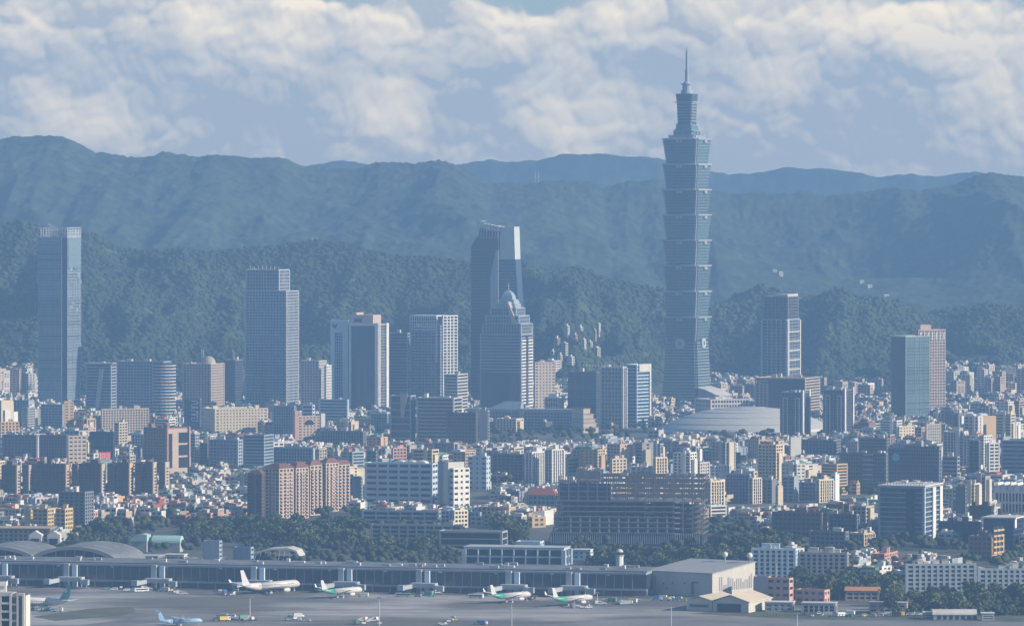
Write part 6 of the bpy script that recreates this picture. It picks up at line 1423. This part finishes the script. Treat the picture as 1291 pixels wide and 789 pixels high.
# ---- light masts
for i, (px, yt, yb, lab) in enumerate(((61, 753, 767, 'short light mast below the green-tailed airliner'), (315, 752, 776, 'tall light mast at the equipment row, lower left'), (478, 753, 788, 'tall light mast at the bottom edge left of centre'), (645, 760, 788, 'tall light mast in front of the left green-tailed jet of the pair'), (753, 747, 757, 'short light mast right of the rightmost jet'), (846, 762, 788, 'light mast with dark lamp clusters left of the hangar'), (1005, 773, 789, 'light mast on the grass verge'), (979, 708, 740, 'thin mast rising behind the hangar'), (882, 705, 724, 'thin white mast on the cargo building side'))):
    x, y = gp(px, yb); h = (yb-yt)/FPX*y; r = thing('light_mast', lab, 'light mast', (x, y, 0), 0, 'apron light masts')
    MB().cyl(0, 0, 0, h, .42, .24, 8).obj('pole', wm('offwhite'), r); MB().cbox(0, 0, h, 3.6, 1.2, .5).obj('lamp_frame', wm('steel'), r)
    for q in (-1.3, 0, 1.3): MB().cbox(q, -.8, h-.45, .8, .4, .8).obj('lamp', wm('dgrey'), r)
# ---- perimeter fence of the verge
fx0, fx1 = xat(960, D_of(777)), xat(1185, D_of(779)); r = thing('perimeter_fence', 'dark post fence along the grass verge below the sheds', 'fence', (fx0, D_of(777), 0), math.atan2(D_of(779)-D_of(777), fx1-fx0))
for k in range(60): MB().cbox(k*(fx1-fx0)/59, 0, 0, .5, .3, 2.6).obj('post', wm('dgrey'), r)
MB().box(0, fx1-fx0, -.08, .08, 2.2, 2.4).box(0, fx1-fx0, -.08, .08, .9, 1.1).obj('rail', wm('dgrey'), r)

# ================================================================== trees near the airport
BARK = _mat('bark', (.10, .075, .05), .95)
def leafmat(name, c): return _mat(name, c, .85, var=.35, nscale=.5, rnd_obj=.3, base2=(c[0]*1.7, c[1]*1.5, c[2]*1.3))
LEAF = [leafmat('leaf_dark', (.045, .07, .03)), leafmat('leaf_mid', (.06, .095, .038)), leafmat('leaf_olive', (.085, .105, .045))]
def crown_mesh(seed, H, Rr, n=620):
    rs = np.random.RandomState(seed); C = []
    lob = [(rs.uniform(-.55, .55)*Rr, rs.uniform(-.55, .55)*Rr, H*rs.uniform(.42, .85), Rr*rs.uniform(.38, .62)) for _ in range(9)]
    for _ in range(n):
        lx, ly, lz, lr = lob[rs.randint(9)]; v = rs.normal(size=3); v /= np.linalg.norm(v); q = lr*rs.uniform(.72, 1.08); C.append((lx+v[0]*q, ly+v[1]*q, lz+v[2]*q*.85))
    C = np.array(C); s = rs.uniform(.45, 1.0, (len(C), 1, 1)); A = rs.normal(size=(len(C), 2, 3)); A /= np.linalg.norm(A, axis=2, keepdims=True)
    e1 = A[:, :1]*s; e2 = A[:, 1:]*s; P = C[:, None]
    V = np.concatenate([P-e1-e2, P+e1-e2*.6, P+e1*.8+e2, P-e1*.7+e2], 1).reshape(-1, 3)
    F = np.arange(len(C)*4).reshape(-1, 4); return V, F
PROTO = []
for i in range(8):
    H = [9, 11, 12, 10, 13, 8, 14, 11][i]; Rr = H*.42; V, F = crown_mesh(50+i, H, Rr)
    cm = np_mesh('crown', V, F, LEAF[i % 3])
    t = MB().cyl(0, 0, 0, H*.5, .28, .16, 7)
    for k in range(4): a_ = k*1.6+i; t.bar((0, 0, H*.38), (Rr*.5*cos(a_), Rr*.5*sin(a_), H*.66), .16)
    PROTO.append((cm, t.mesh('trunk', BARK), H))
rt = random.Random(8); ntree = 0
def tree(px, py, sc, label, group, k=None):
    global ntree
    x, y = gp(px, py)
    if blocked(x, y, 3, 3): return
    cm, tm, H = PROTO[rt.randrange(8) if k is None else k]; r = thing('tree', label, 'tree', (x, y, 0), rt.uniform(0, 6.28), group); r.scale = (sc*rt.uniform(.9, 1.2), sc*rt.uniform(.9, 1.2), sc)
    link('crown', cm, r); link('trunk', tm, r); ntree += 1
BELTS = [(85, 160, 664, 688, 24, 1.05, 'broadleaf tree in the belt left of the teal roofs', 'trees left of the teal roofs'), (235, 320, 662, 684, 22, 1.0, 'dark tree in the belt between the teal roofs and the pink estate', 'trees right of the teal roofs'),
         (315, 455, 668, 692, 52, 1.35, 'tall leafy tree in the belt below the pink balconied estate', 'trees below the pink estate'), (455, 575, 686, 700, 24, 1.05, 'tree in the belt in front of the pale low building', 'trees before the pale low building'),
         (625, 660, 668, 690, 14, 1.2, 'bushy dark tree right of the open-gallery building', 'trees right of the open gallery'), (745, 960, 704, 716, 34, 1.1, 'dark tree in the belt behind the cargo building', 'trees behind the cargo building'),
         (898, 975, 680, 702, 16, 1.1, 'tree in the grove right of the unfinished building', 'trees right of the unfinished building'), (1000, 1130, 732, 756, 34, 1.1, 'dark tree in the thicket above the pink hall', 'trees above the pink hall'),
         (1120, 1300, 754, 776, 44, 1.15, 'dense tree in the thicket around the barrel-roofed store', 'trees around the barrel-roofed store'), (1060, 1130, 716, 734, 10, 1.1, 'tree below the salmon roof house', 'trees below the salmon house'), (0, 85, 694, 700, 10, .8, 'small tree between the gabled hall and the arched roof', 'trees behind the arched roof')]
for (x0, x1, y0, y1, n, sc, lab, gr) in BELTS:
    for k in range(n): tree(rt.uniform(x0, x1), rt.uniform(y0, y1), sc*rt.uniform(.75, 1.2), lab, gr)
# undergrowth beneath the belts
P = []
for (x0, x1, y0, y1, n, sc, lab, gr) in BELTS:
    for k in range(n*22):
        x, y = gp(rt.uniform(x0-6, x1+6), rt.uniform(y0, y1))
        if not blocked(x, y, 4, 4): P.append((x, y, rt.uniform(.5, 5.0)))
ug = clumps('undergrowth', np.array(P), 2.0, CANM, 9); ug['kind'] = 'stuff'; ug['label'] = 'shrubs and ground cover beneath the tree belts'
# parked cars behind the terminal
P = []
for k in range(46):
    px = rv.uniform(225, 300); py = rv.uniform(703, 711)
    vehicle('car', rv.choice(['white', 'silver', 'grey', 'dark']), px, py, rv.choice([90, 88]), 'car in the parking lot behind the terminal, right of the column-fronted building', 'cars in the lot behind the terminal')
